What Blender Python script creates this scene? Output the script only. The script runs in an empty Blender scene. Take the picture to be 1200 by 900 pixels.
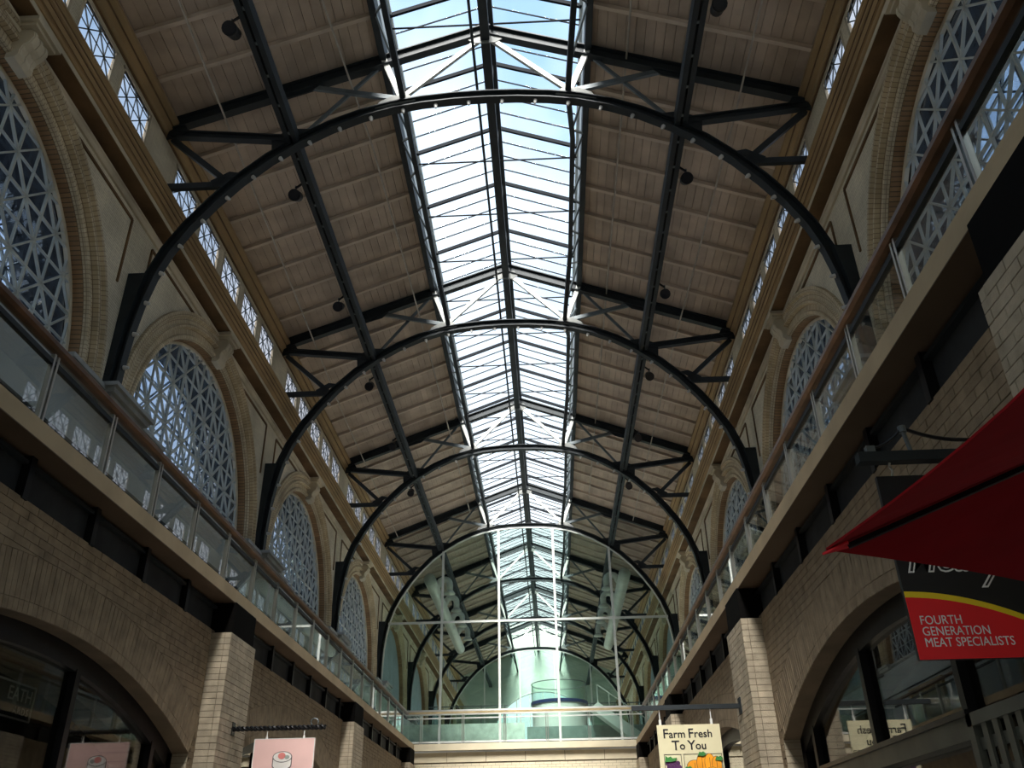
import bpy, math, random
from mathutils import Matrix, Vector
random.seed(7)
R_ = math.radians
SC = bpy.context.scene
COL = SC.collection

# ------------------------------------------------------------------ camera
CX = 1.04
cam_d = bpy.data.cameras.new('camera')
cam = bpy.data.objects.new('camera', cam_d); COL.objects.link(cam)
cam_d.sensor_width = 36.0; cam_d.lens = 1020.0/1200.0*36.0; cam_d.clip_start = .05; cam_d.clip_end = 400
cam.matrix_world = Matrix(((.99884591, .0359572, .03184234, CX), (.04533111, -.48666798, -.87241009, 0.0),
                           (-.01587278, .8728467, -.4877363, 1.6), (0, 0, 0, 1))) 
SC.camera = cam
# ------------------------------------------------------------------ sky
W = bpy.data.worlds.new('sky'); SC.world = W; W.use_nodes = True
nt = W.node_tree; nt.nodes.clear()
def N(t, typ, **kw):
    n = t.nodes.new(typ)
    for k, v in kw.items():
        if k in n.inputs: n.inputs[k].default_value = v
        else: setattr(n, k, v)
    return n
o_ = N(nt, 'ShaderNodeOutputWorld'); bg = N(nt, 'ShaderNodeBackground', Strength=2.3)
tc = N(nt, 'ShaderNodeTexCoord')
nz = N(nt, 'ShaderNodeTexNoise', Scale=2.2, Detail=5.0, Roughness=.55)
rp = N(nt, 'ShaderNodeValToRGB')
rp.color_ramp.elements[0].position = .47; rp.color_ramp.elements[0].color = (.24, .38, .54, 1)
rp.color_ramp.elements[1].position = .74; rp.color_ramp.elements[1].color = (.66, .74, .80, 1)
nt.links.new(tc.outputs['Generated'], nz.inputs['Vector']); nt.links.new(nz.outputs['Fac'], rp.inputs['Fac'])
sx_ = N(nt, 'ShaderNodeSeparateXYZ'); nt.links.new(tc.outputs['Generated'], sx_.inputs[0])
hz = N(nt, 'ShaderNodeMapRange'); hz.inputs[1].default_value = .70; hz.inputs[2].default_value = .30; nt.links.new(sx_.outputs[2], hz.inputs[0])
hm = N(nt, 'ShaderNodeMix', data_type='RGBA'); hm.inputs[7].default_value = (.72, .76, .78, 1)
nt.links.new(hz.outputs[0], hm.inputs[0]); nt.links.new(rp.outputs['Color'], hm.inputs[6]); nt.links.new(hm.outputs[2], bg.inputs['Color']); nt.links.new(bg.outputs[0], o_.inputs[0])
# ------------------------------------------------------------------ sun
sd = bpy.data.lights.new('sun', 'SUN'); sd.energy = 22.0; sd.angle = R_(25); sd.color = (1.0, .95, .88)
sun = bpy.data.objects.new('sun', sd); COL.objects.link(sun); sun.location = (0, -20, 60)
sun.rotation_euler = Vector((.02, .68, -.75)).to_track_quat('-Z', 'Y').to_euler()
# ------------------------------------------------------------------ exposure
SC.view_settings.view_transform = 'Standard'; SC.view_settings.look = 'None'
SC.view_settings.exposure = 0.0; SC.view_settings.gamma = 1.0; SC.view_settings.use_curve_mapping = False
SC.cycles.use_denoising = True
SC.cycles.transparent_max_bounces = 24
SC.cycles.max_bounces = 10
SC.cycles.diffuse_bounces = 6

# ------------------------------------------------------------------ materials
MATS = {}
def mat(name, col, rough=.7, metal=0.0, var=.12, scale=3.0, bump=0.0, rnd=0.0, spec=.3, col2=None, bscale=None):
    if name in MATS: return MATS[name]
    m = bpy.data.materials.new(name); m.use_nodes = True; t = m.node_tree
    b = t.nodes['Principled BSDF']
    b.inputs['Roughness'].default_value = rough; b.inputs['Metallic'].default_value = metal
    b.inputs['Specular IOR Level'].default_value = spec
    g = N(t, 'ShaderNodeNewGeometry')
    nz = N(t, 'ShaderNodeTexNoise', Scale=scale, Detail=4.0)
    t.links.new(g.outputs['Position'], nz.inputs['Vector'])
    mx = N(t, 'ShaderNodeMix', data_type='RGBA')
    c2 = col2 or tuple(c*(1-var*2.2) for c in col)
    c1 = col if col2 else tuple(min(1, c*(1+var)) for c in col)
    mx.inputs[6].default_value = (*c1, 1); mx.inputs[7].default_value = (*c2, 1)
    rp = N(t, 'ShaderNodeMapRange'); rp.inputs[1].default_value = .3; rp.inputs[2].default_value = .72
    t.links.new(nz.outputs['Fac'], rp.inputs[0]); t.links.new(rp.outputs[0], mx.inputs[0])
    out = mx.outputs[2]
    if rnd:
        oi = N(t, 'ShaderNodeObjectInfo'); hs = N(t, 'ShaderNodeHueSaturation')
        mr = N(t, 'ShaderNodeMapRange'); mr.inputs[3].default_value = 1-rnd; mr.inputs[4].default_value = 1+rnd
        t.links.new(oi.outputs['Random'], mr.inputs[0]); t.links.new(mr.outputs[0], hs.inputs['Value'])
        t.links.new(out, hs.inputs['Color']); out = hs.outputs[0]
    t.links.new(out, b.inputs['Base Color'])
    if bump:
        n2 = N(t, 'ShaderNodeTexNoise', Scale=bscale or scale*9, Detail=3.0)
        t.links.new(g.outputs['Position'], n2.inputs['Vector'])
        bp = N(t, 'ShaderNodeBump', Strength=bump, Distance=.02)
        t.links.new(n2.outputs['Fac'], bp.inputs['Height']); t.links.new(bp.outputs[0], b.inputs['Normal'])
    MATS[name] = m; return m
def glass(name, tint, gl=.9, base=.05, rough=.0, power=4.0):
    m = bpy.data.materials.new(name); m.use_nodes = True; t = m.node_tree; t.nodes.clear()
    o = N(t, 'ShaderNodeOutputMaterial'); mx = N(t, 'ShaderNodeMixShader')
    tr = N(t, 'ShaderNodeBsdfTransparent'); tr.inputs[0].default_value = (*tint, 1)
    g = N(t, 'ShaderNodeBsdfGlossy', Roughness=rough); g.inputs[0].default_value = (gl, gl, gl, 1)
    lw = N(t, 'ShaderNodeLayerWeight', Blend=.5)
    p = N(t, 'ShaderNodeMath', operation='POWER'); p.inputs[1].default_value = power
    q = N(t, 'ShaderNodeMath', operation='MULTIPLY_ADD'); q.inputs[1].default_value = 1-base; q.inputs[2].default_value = base
    t.links.new(lw.outputs['Facing'], p.inputs[0]); t.links.new(p.outputs[0], q.inputs[0]); t.links.new(q.outputs[0], mx.inputs[0])
    t.links.new(tr.outputs[0], mx.inputs[1]); t.links.new(g.outputs[0], mx.inputs[2]); t.links.new(mx.outputs[0], o.inputs[0])
    MATS[name] = m; return m
def brickmat(name, c1, c2, mortar, bw, bh, axes='YZ', ms=.008, uv=False, rough=.85, off=.5):
    if name in MATS: return MATS[name]
    m = bpy.data.materials.new(name); m.use_nodes = True; t = m.node_tree; b = t.nodes['Principled BSDF']
    b.inputs['Roughness'].default_value = rough; b.inputs['Specular IOR Level'].default_value = .2
    br = N(t, 'ShaderNodeTexBrick', Scale=1.0); br.offset = off
    br.inputs['Color1'].default_value = (*c1, 1); br.inputs['Color2'].default_value = (*c2, 1); br.inputs['Mortar'].default_value = (*mortar, 1)
    br.inputs['Mortar Size'].default_value = ms; br.inputs['Brick Width'].default_value = bw; br.inputs['Row Height'].default_value = bh
    if uv:
        u = N(t, 'ShaderNodeUVMap'); u.uv_map = 'UVMap'; vec = u.outputs[0]
    else:
        g = N(t, 'ShaderNodeNewGeometry'); sp = N(t, 'ShaderNodeSeparateXYZ'); cb = N(t, 'ShaderNodeCombineXYZ')
        t.links.new(g.outputs['Position'], sp.inputs[0])
        t.links.new(sp.outputs['XYZ'.index(axes[0])], cb.inputs[0]); t.links.new(sp.outputs['XYZ'.index(axes[1])], cb.inputs[1])
        vec = cb.outputs[0]
    t.links.new(vec, br.inputs['Vector'])
    g2 = N(t, 'ShaderNodeNewGeometry'); nz = N(t, 'ShaderNodeTexNoise', Scale=.9, Detail=5.0)
    t.links.new(g2.outputs['Position'], nz.inputs['Vector'])
    mr = N(t, 'ShaderNodeMapRange'); mr.inputs[1].default_value = .3; mr.inputs[2].default_value = .7; mr.inputs[3].default_value = .72; mr.inputs[4].default_value = 1.12
    hs = N(t, 'ShaderNodeHueSaturation'); t.links.new(nz.outputs['Fac'], mr.inputs[0]); t.links.new(mr.outputs[0], hs.inputs['Value'])
    t.links.new(br.outputs['Color'], hs.inputs['Color']); t.links.new(hs.outputs[0], b.inputs['Base Color'])
    bp = N(t, 'ShaderNodeBump', Strength=.6, Distance=.01); bp.invert = True
    t.links.new(br.outputs['Fac'], bp.inputs['Height']); t.links.new(bp.outputs[0], b.inputs['Normal'])
    MATS[name] = m; return m

STEEL = mat('dark_steel', (.020, .026, .030), .6, .0, .15, 2.0, spec=.3)
GUSS = mat('pale_gusset_plate', (.22, .23, .22), .6)
MATB = mat('matt_black_steel', (.006, .0055, .005), .9, 0, .1, 2.0, spec=.05)
DKBAR = mat('dark_glazing_bar', (.012, .014, .017), .8, 0, .1, 2.0, spec=.05)
SHADETERRA = mat('shaded_brown_terracotta', (.16, .095, .045), .85, 0, .2, 1.0, bump=.3)  # terracotta darkened to stand in for shadow under mouldings and in recesses
STEELL = mat('painted_grey_steel', (.13, .155, .165), .45, .2, .12, 2.0, spec=.5)
BLACK = mat('black_metal', (.012, .012, .013), .4, .2, .2, 4.0)
CHROME = mat('brushed_stainless', (.55, .54, .5), .28, 1.0, .05, 6.0)
RAILW = mat('bronze_handrail', (.13, .065, .035), .35, .5, .2, 4.0, spec=.6)
BOARD = mat('ceiling_board', (.46, .37, .29), .8, 0, .12, 1.3, rnd=.07)
BATTEN = mat('ceiling_batten', (.54, .45, .36), .75, 0, .10, 1.5, rnd=.06)
ROOFTOP = mat('roof_cover', (.2, .2, .2), .9)
CURB = mat('white_painted_curb', (.62, .66, .66), .6, 0, .06, 2.0)
FRAMEW = mat('pale_grey_frame', (.58, .60, .56), .5, 0, .06, 3.0)
BARS = mat('window_bar_paint', (.44, .45, .40), .6, 0, .10, 3.0)
TERRA = mat('terracotta_trim', (.40, .27, .135), .8, 0, .22, .9, bump=.3, col2=(.27, .19, .10))
STONE = mat('pale_terracotta', (.56, .49, .36), .85, 0, .15, 1.1, bump=.3)
UPBRICK = brickmat('buff_upper_brick', (.74, .67, .50), (.66, .59, .44), (.46, .41, .31), .30, .055, 'YZ', .006)
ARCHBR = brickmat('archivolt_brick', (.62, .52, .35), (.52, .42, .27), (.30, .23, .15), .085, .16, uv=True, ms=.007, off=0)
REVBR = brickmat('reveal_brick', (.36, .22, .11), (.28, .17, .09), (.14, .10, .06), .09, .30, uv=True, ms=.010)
LOWM = mat('mortar', (.22, .17, .115), .95, 0, .12, 2.0)
PMORT = mat('dark_mortar', (.15, .12, .085), .95, 0, .12, 2.0)
PBRICK = mat('lit_tan_brick', (.48, .405, .295), .85, 0, .12, 5.0, bump=.3, rnd=.09, bscale=60)  # same brick as the walls, coloured paler as the lit copy
LBRICK = mat('shaded_tan_brick', (.32, .245, .16), .85, 0, .14, 5.0, bump=.3, rnd=.08, bscale=60)  # wall copy of the brick, darkened for the shade under the balcony
LBRICKF = brickmat('tan_brick_far', (.34, .26, .17), (.30, .23, .155), (.22, .17, .115), .30, .093, 'YZ', .008)
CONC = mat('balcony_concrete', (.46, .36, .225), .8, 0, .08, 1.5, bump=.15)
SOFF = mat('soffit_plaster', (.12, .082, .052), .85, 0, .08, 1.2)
GREYP = mat('grey_blue_plaster', (.40, .43, .43), .75, 0, .07, .8)
TANP = mat('tan_timber_panel', (.42, .31, .17), .6, 0, .15, 2.0)
LEDGE = mat('grey_ledge', (.33, .34, .33), .7, 0, .1, 2.0)
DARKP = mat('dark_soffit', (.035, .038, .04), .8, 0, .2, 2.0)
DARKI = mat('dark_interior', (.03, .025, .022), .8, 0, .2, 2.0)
FLOORM = mat('floor_terrazzo', (.30, .27, .23), .35, 0, .08, 3.0)
WHITE = mat('white_paint', (.78, .78, .74), .5, 0, .04, 1.0)
PALES = mat('pale_end_stone', (.68, .60, .43), .7, 0, .05, 2.0)
PALEG = mat('pale_green_plaster', (.52, .56, .50), .8, 0, .05, .6)
BLUER = mat('dark_blue_rim', (.02, .035, .12), .4)
BLINDW = mat('grey_blue_blind', (.23, .30, .33), .7, 0, .08, 1.0)
SKYG = glass('skylight_glass', (.98, .99, 1.0), .8, .015, .02, 6.0)
WING = glass('window_glass', (.54, .61, .72), .5, .03, .02)
CLERG = glass('clerestory_glass', (.85, .84, .87), .5, .02, .02)
RAILG = glass('railing_glass', (.93, .955, .95), .85, .03, .0, 4.0)
WALLG = glass('screen_glass', (.865, .95, .92), .9, .06, .01, 3.5)
SHOPG = glass('shop_glass', (.70, .72, .70), .8, .04, .0, 3.5)
BULBM = mat('lamp_socket', (.62, .62, .6), .5)

# ------------------------------------------------------------------ mesh builder
class MB:
    def __init__(s): s.v = []; s.f = []; s.uv = None
    def quad(s, a, b, c, d):
        n = len(s.v); s.v += [tuple(a), tuple(b), tuple(c), tuple(d)]; s.f.append((n, n+1, n+2, n+3))
    def box(s, x0, x1, y0, y1, z0, z1):
        n = len(s.v)
        for x in (x0, x1):
            for y in (y0, y1):
                for z in (z0, z1): s.v.append((x, y, z))
        for q in ((0, 1, 3, 2), (4, 6, 7, 5), (0, 4, 5, 1), (2, 3, 7, 6), (0, 2, 6, 4), (1, 5, 7, 3)): s.f.append(tuple(n+i for i in q))
        return s
    def beam(s, p0, p1, w, h, up=(0, 0, 1)):
        p0, p1 = Vector(p0), Vector(p1); d = (p1-p0).normalized(); u = Vector(up)
        if abs(d.dot(u)) > .99: u = Vector((0, 1, 0))
        r = d.cross(u).normalized(); u = r.cross(d).normalized(); n = len(s.v)
        for p in (p0, p1):
            for a, b in ((-1, -1), (1, -1), (1, 1), (-1, 1)): s.v.append(tuple(p+r*(a*w/2)+u*(b*h/2)))
        for q in ((0, 1, 2, 3), (7, 6, 5, 4), (0, 4, 5, 1), (1, 5, 6, 2), (2, 6, 7, 3), (3, 7, 4, 0)): s.f.append(tuple(n+i for i in q))
        return s
    def ibeam(s, p0, p1, w, h, up=(0, 0, 1), t=.035):
        p0, p1 = Vector(p0), Vector(p1); d = (p1-p0).normalized(); u = Vector(up); r = d.cross(u).normalized(); u = r.cross(d)
        s.beam(p0+u*(h/2-t/2), p1+u*(h/2-t/2), w, t, up); s.beam(p0-u*(h/2-t/2), p1-u*(h/2-t/2), w, t, up); s.beam(p0, p1, t, h-2*t, up)
        return s
    def tube(s, pts, r, n=8, caps=True, closed=False):
        pts = [Vector(p) for p in pts]; b = len(s.v); L = len(pts); rr = r if isinstance(r, (list, tuple)) else [r]*L
        prev = None
        for i, p in enumerate(pts):
            d = (pts[min(i+1, L-1)]-pts[max(i-1, 0)]).normalized()
            if prev is None:
                u = Vector((0, 0, 1)) if abs(d.z) < .9 else Vector((0, 1, 0))
            else: u = prev
            x = d.cross(u).normalized(); u = x.cross(d).normalized(); prev = u
            for k in range(n):
                a = 2*math.pi*k/n; s.v.append(tuple(p+x*(math.cos(a)*rr[i])+u*(math.sin(a)*rr[i])))
        for i in range(L-1):
            for k in range(n): s.f.append((b+i*n+k, b+i*n+(k+1) % n, b+(i+1)*n+(k+1) % n, b+(i+1)*n+k))
        if caps: s.f.append(tuple(b+k for k in range(n))[::-1]); s.f.append(tuple(b+(L-1)*n+k for k in range(n)))
        return s
    def sweep(s, path, prof, closed_prof=True):
        """path: list of (point, axis_u, axis_v); prof: list of (u, v)"""
        b = len(s.v); n = len(prof)
        for p, u, v in path:
            p, u, v = Vector(p), Vector(u), Vector(v)
            for a, c in prof: s.v.append(tuple(p+u*a+v*c))
        for i in range(len(path)-1):
            for k in range(n if closed_prof else n-1): s.f.append((b+i*n+k, b+i*n+(k+1) % n, b+(i+1)*n+(k+1) % n, b+(i+1)*n+k))
        if closed_prof:
            s.f.append(tuple(b+k for k in range(n))[::-1]); s.f.append(tuple(b+(len(path)-1)*n+k for k in range(n)))
        return s
    def prism(s, poly, axis, a, b):
        """extrude a 2-D polygon (list of 2-tuples in the other two axes, in XYZ order) from a to b along axis"""
        n0 = len(s.v); n = len(poly)
        for t in (a, b):
            for q in poly:
                p = list(q); p.insert('XYZ'.index(axis), t); s.v.append(tuple(p))
        s.f.append(tuple(n0+k for k in range(n))); s.f.append(tuple(n0+n+k for k in range(n))[::-1])
        for k in range(n): s.f.append((n0+k, n0+n+k, n0+n+(k+1) % n, n0+(k+1) % n))
        return s
    def mesh(s, name, m, smooth=False, fix=True):
        me = bpy.data.meshes.new(name); me.from_pydata(s.v, [], s.f); me.update()
        if fix and s.uv is None:
            import bmesh
            bm = bmesh.new(); bm.from_mesh(me); bmesh.ops.recalc_face_normals(bm, faces=bm.faces); bm.to_mesh(me); bm.free()
        if s.uv is not None:
            ul = me.uv_layers.new(name='UVMap')
            for l in me.loops: ul.data[l.index].uv = s.uv[l.vertex_index]
        if m: me.materials.append(m)
        if smooth:
            for p in me.polygons: p.use_smooth = True
        return me
    def build(s, name, m, parent=None, smooth=False, kind=None, label=None, fix=True):
        o = bpy.data.objects.new(name, s.mesh(name, m, smooth, fix)); link(o, parent)
        if kind: o['kind'] = kind
        if label: o['label'] = label
        return o
def rootpos(p):
    v = Vector((0, 0, 0))
    while p is not None: v += p.location; p = p.parent if p.parent else None
    return v
LOCS = {}
def link(o, parent):
    COL.objects.link(o)
    if parent is not None:
        o.parent = parent
        top = parent
        # vertices are in world coordinates: cancel the root's location once
        if parent.parent is None: o.matrix_parent_inverse = Matrix.Translation(-parent.location)
def thing(name, label, cat, loc=(0, 0, 0), group=None):
    o = bpy.data.objects.new(name, None); COL.objects.link(o); o.location = loc; o.empty_display_size = .2
    o['label'] = label; o['category'] = cat
    if group: o['group'] = group
    return o
def struct(mb, name, m, label=None, smooth=False):
    o = mb.build(name, m, None, smooth, 'structure'); o['label'] = label or name.replace('_', ' ')
    return o
def tagm(o, label, cat, group=None):
    o['label'] = label; o['category'] = cat
    if group: o['group'] = group
    return o
def copy_tree(o, dloc, label):
    c = o.copy(); COL.objects.link(c); c.location = o.location+Vector(dloc); c['label'] = label
    for ch in list(o.children):
        d = ch.copy(); COL.objects.link(d); d.parent = c; d.matrix_parent_inverse = ch.matrix_parent_inverse.copy()
        for g in list(ch.children):
            e = g.copy(); COL.objects.link(e); e.parent = d; e.matrix_parent_inverse = g.matrix_parent_inverse.copy()
    return c
def text_mesh(body, size, M, ext=.003, shear=0, offset=0, align='LEFT', spacing=1.0, sx=1.0):
    cu = bpy.data.curves.new('t', 'FONT'); cu.body = body; cu.size = size; cu.extrude = ext; cu.shear = shear; cu.offset = offset
    cu.align_x = align; cu.space_character = spacing; cu.resolution_u = 3
    ob = bpy.data.objects.new('t', cu); COL.objects.link(ob)
    bpy.context.view_layer.update()
    me = bpy.data.meshes.new_from_object(ob.evaluated_get(bpy.context.evaluated_depsgraph_get()))
    bpy.data.objects.remove(ob); bpy.data.curves.remove(cu)
    me.transform(M @ Matrix.Diagonal((sx, 1, 1, 1))); return me
def text_obj(name, body, size, M, m, parent, **kw):
    me = text_mesh(body, size, M, **kw); me.materials.clear(); me.materials.append(m); me.name = name
    o = bpy.data.objects.new(name, me); link(o, parent); return o
def FACE_Y(x, y, z): return Matrix.Translation((x, y, z)) @ Matrix.Rotation(math.pi/2, 4, 'X')           # reads from the -Y side
def FACE_X(x, y, z): return Matrix.Translation((x, y, z)) @ Matrix.Rotation(math.pi/2, 4, 'Z') @ Matrix.Rotation(math.pi/2, 4, 'X')  # reads from the +X side

# ------------------------------------------------------------------ layout
BAY = 9.8
T = [14.6+BAY*k for k in range(-2, 8)]         # truss lines: -5 .. 83.2
Y0, Y1 = -5.0, 83.2
WU, WL, WP, WF, WR = 7.5, 4.42, 4.10, 4.15, 4.5
CZ, GR = 9.6, 3.81
SIDE = {-1: 'left', 1: 'right'}

# ------------------------------------------------------------------ big shell
struct(MB().box(-12, 12, Y0-4, 90, -.1, 0), 'floor', FLOORM, 'ground floor of the hall')
struct(MB().box(-12, 12, Y0-.3, Y0, 0, 22), 'wall_back', UPBRICK, 'wall at the near end of the hall')
DECK = struct(MB().box(-7.5, 7.5, 34.95, 83.2, 5.56, 5.78), 'floor.001', mat('pale_floor', (.74, .72, .66), .6), 'upper floor beyond the opening')

# upper walls with round-arched openings
def ring(yc, prof, side, n=40, a0=0, a1=math.pi, cz=CZ):
    """prof: list of (radius, x); returns MB with uv (u along the arc, v along the profile)"""
    mb = MB(); mb.uv = []
    acc = [0]
    for i in range(1, len(prof)): acc.append(acc[-1]+math.hypot(prof[i][0]-prof[i-1][0], prof[i][1]-prof[i-1][1]))
    m = len(prof)
    for k in range(n+1):
        a = a0+(a1-a0)*k/n
        for j, (r, x) in enumerate(prof):
            mb.v.append((side*x, yc+r*math.cos(a), cz+r*math.sin(a))); mb.uv.append((3.9*a, acc[j]))
    for k in range(n):
        for j in range(m-1):
            q = (k*m+j, k*m+j+1, (k+1)*m+j+1, (k+1)*m+j); mb.f.append(q if side < 0 else q[::-1])
    return mb
def clip_line(p, d, r, z0, yc, zc):
    """segment of line p+t*d inside the half disc"""
    py, pz = p[0]-yc, p[1]-zc; dy, dz = d; A = dy*dy+dz*dz; B = 2*(py*dy+pz*dz); Cc = py*py+pz*pz-r*r; D = B*B-4*A*Cc
    if D <= 0: return None
    t0, t1 = (-B-math.sqrt(D))/(2*A), (-B+math.sqrt(D))/(2*A)
    if abs(dz) > 1e-6:
        tz = (z0-p[1])/dz
        if dz > 0: t0 = max(t0, tz)
        else: t1 = min(t1, tz)
    elif p[1] < z0: return None
    if t1-t0 < .12: return None
    return (p[0]+t0*dy, p[1]+t0*dz), (p[0]+t1*dy, p[1]+t1*dz)
LA, LBz = .52, .555
def lattice_lines(yc, zc, r, z0, a=LA, b=LBz, par=1, zoff=.17):
    out = []; K = int(r/a)+3
    for i in range(-K, K+1):
        out.append(((yc+i*a, zc), (0, 1.0)))
    for j in range(0, int(r/b)+2):
        out.append(((yc, zc+zoff+j*b), (1.0, 0)))
    for c in range(-3*K, 3*K):
        if (c+par) % 2: continue
        out.append(((yc+c*a, zc+zoff), (a, b))); out.append(((yc+c*a, zc+zoff), (a, -b)))
    segs = []
    for p, d in out:
        s = clip_line(p, d, r, z0, yc, zc)
        if s: segs.append(s)
    return segs
wn = [0]
NAMES = {1: 'nearest', 2: 'second', 3: 'third', 4: 'fourth', 5: 'fifth', 6: 'sixth', 7: 'seventh', 0: 'overhead near', 8: 'farthest'}
WALLU = {}
for s in (-1, 1):
    side = SIDE[s]
    # flat wall around the arches
    mb = MB()
    for k in range(9):
        yc = T[k]+BAY/2; n = 40; R0 = 4.5
        ys = [yc-BAY/2]+[yc-R0*math.cos(math.pi*i/n) for i in range(n+1)]+[yc+BAY/2]
        for i in range(len(ys)-1):
            def zb(y): return CZ+math.sqrt(max(0, R0*R0-(y-yc)**2)) if abs(y-yc) < R0-1e-6 else 9.3
            a, b = ys[i], ys[i+1]
            za, zc2 = zb(a), zb(b)
            if i == 0: za = zc2 = 9.3
            elif i == len(ys)-2: za = zc2 = 9.3
            else: za, zc2 = max(za, CZ), max(zc2, CZ)
            mb.quad((s*WU, a, za), (s*WU, b, zc2), (s*WU, b, 14.3), (s*WU, a, 14.3))
    wall = struct(mb, 'wall_%s' % side, UPBRICK, 'upper %s wall of buff brick with round arches' % side); WALLU[s] = wall
    # clerestory wall with window holes
    mb = MB(); zt, zbm = 16.56, 15.0
    for k in range(9):
        yc = T[k]+BAY/2; edges = [T[k]]
        for j in range(-2, 3): edges += [yc+1.715*j-.66, yc+1.715*j+.66]
        edges.append(T[k+1])
        for i in range(len(edges)-1):
            a, b = edges[i], edges[i+1]
            if i % 2 == 0: mb.box(min(s*7.5, s*7.56), max(s*7.5, s*7.56), a, b, 14.3, 17.25)
            else:
                mb.box(min(s*7.5, s*7.56), max(s*7.5, s*7.56), a, b, 14.3, zbm); mb.box(min(s*7.5, s*7.56), max(s*7.5, s*7.56), a, b, zt, 17.25)
    mb.build('clerestory_wall', UPBRICK, wall)
    # outer dark shell behind the arches (only a lid and piers, so the sky stays visible)
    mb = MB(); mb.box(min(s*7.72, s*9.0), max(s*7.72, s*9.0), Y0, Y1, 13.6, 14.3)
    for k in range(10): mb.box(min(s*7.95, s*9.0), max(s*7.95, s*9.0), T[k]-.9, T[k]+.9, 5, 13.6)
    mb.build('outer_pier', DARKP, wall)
    # mouldings around each arch
    for k in range(1, 9):
        yc = T[k]+BAY/2
        far = k > 4
        prof = [(4.58, WU), (4.58, WU-.08), (4.46, WU-.10), (4.42, WU-.03), (4.30, WU-.03), (4.26, WU-.09), (4.20, WU-.09), (4.16, WU+.02), (4.04, WU+.02), (4.00, WU-.04), (3.93, WU-.04), (3.90, WU+.05)]
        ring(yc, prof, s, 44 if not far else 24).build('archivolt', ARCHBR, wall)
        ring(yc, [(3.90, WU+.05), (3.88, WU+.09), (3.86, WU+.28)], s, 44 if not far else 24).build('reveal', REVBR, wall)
        # keystone: tapered block with a scroll and a cap
        mb = MB()
        kp = [(-.05, 13.38), (.10, 13.40), (.16, 13.48), (.15, 13.58), (.18, 13.68), (.27, 13.76), (.32, 13.88), (.30, 13.99), (.24, 14.05), (-.05, 14.06)]
        mb.prism([(s*(WU-u_), z_) for u_, z_ in kp], 'Y', yc-.22, yc+.22)
        for dd in (-.16, 0, .16): mb.prism([(s*(WU-u_*1.06), z_+.004) for u_, z_ in kp], 'Y', yc+dd-.035, yc+dd+.035)
        mb.box(*sorted((s*(WU-.36), s*WU)), yc-.31, yc+.31, 14.05, 14.11)
        mb.box(*sorted((s*(WU-.42), s*WU)), yc-.37, yc+.37, 14.11, 14.20)
        mb.build('keystone', STONE, wall)
        # raised spandrel panel beads, coloured dark for the shade of a recess
        for d in (-1, 1):
            ye = yc+d*4.38
            if far and k > 6: continue
            MB().beam((s*(WU-.01), yc+d*1.75, 13.80), (s*(WU-.01), ye, 13.80), .05, .06).beam((s*(WU-.01), ye, 13.80), (s*(WU-.01), ye, 12.2), .05, .05, (1, 0, 0)).build('spandrel_bead', SHADETERRA, wall)
    # cornice below the clerestory and crown moulding under the roof
    SW = lambda pr_: MB().sweep([((0, Y0, 0), (s, 0, 0), (0, 0, 1)), ((0, Y1, 0), (s, 0, 0), (0, 0, 1))], pr_)
    co = struct(SW([(7.5, 14.34), (7.09, 14.34), (7.07, 14.36), (7.07, 14.41), (7.03, 14.43), (6.99, 14.48), (6.99, 14.53), (6.95, 14.55), (6.95, 14.66), (6.92, 14.68), (6.92, 14.71), (6.90, 14.72), (6.90, 14.755), (7.5, 14.8)]), 'trim_%d' % (1 if s < 0 else 2), TERRA, 'terracotta cornice along the %s wall' % side)
    SW([(6.99, 14.495), (6.975, 14.495), (6.975, 14.525), (6.99, 14.525)]).build('shade_line', SHADETERRA, co); SW([(6.95, 14.60), (6.935, 14.60), (6.935, 14.62), (6.95, 14.62)]).build('shade_line', SHADETERRA, co); SW([(7.03, 14.40), (7.02, 14.40), (7.02, 14.415), (7.03, 14.415)]).build('shade_line', SHADETERRA, co)  # thin strips, dark to paint shade lines between the moulding steps
    SW([(7.5, 14.24), (7.12, 14.24), (7.12, 14.34), (7.5, 14.34)]).build('corona', STONE, co)
    SW([(7.5, 14.14), (7.47, 14.14), (7.47, 14.225), (7.13, 14.225), (7.13, 14.24), (7.5, 14.24)]).build('soffit_band', SHADETERRA, co)  # dark colour carries the deep shadow of the cornice soffit
    SW([(7.5, 13.98), (7.45, 13.98), (7.43, 14.02), (7.43, 14.08), (7.40, 14.10), (7.40, 14.14), (7.5, 14.14)]).build('bed_moulding', STONE, co)
    prof = [(7.5, 13.72), (7.44, 13.72), (7.42, 13.80), (7.5, 13.82)]
    prof = [(7.5, 16.75), (7.44, 16.75), (7.42, 16.85), (7.34, 16.9), (7.34, 17.0), (7.24, 17.06), (7.24, 17.16), (7.5, 17.2)]
    cr = struct(MB().sweep([((0, Y0, 0), (s, 0, 0), (0, 0, 1)), ((0, Y1, 0), (s, 0, 0), (0, 0, 1))], prof), 'trim_%d' % (3 if s < 0 else 4), TERRA, 'crown moulding under the roof along the %s wall' % side)
    SW([(7.5, 16.70), (7.47, 16.70), (7.47, 16.75), (7.5, 16.75)]).build('shade_line', SHADETERRA, cr); SW([(7.34, 16.94), (7.325, 16.94), (7.325, 16.98), (7.34, 16.98)]).build('shade_line', SHADETERRA, cr)  # dark strips painting shade lines along the crown steps
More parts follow.
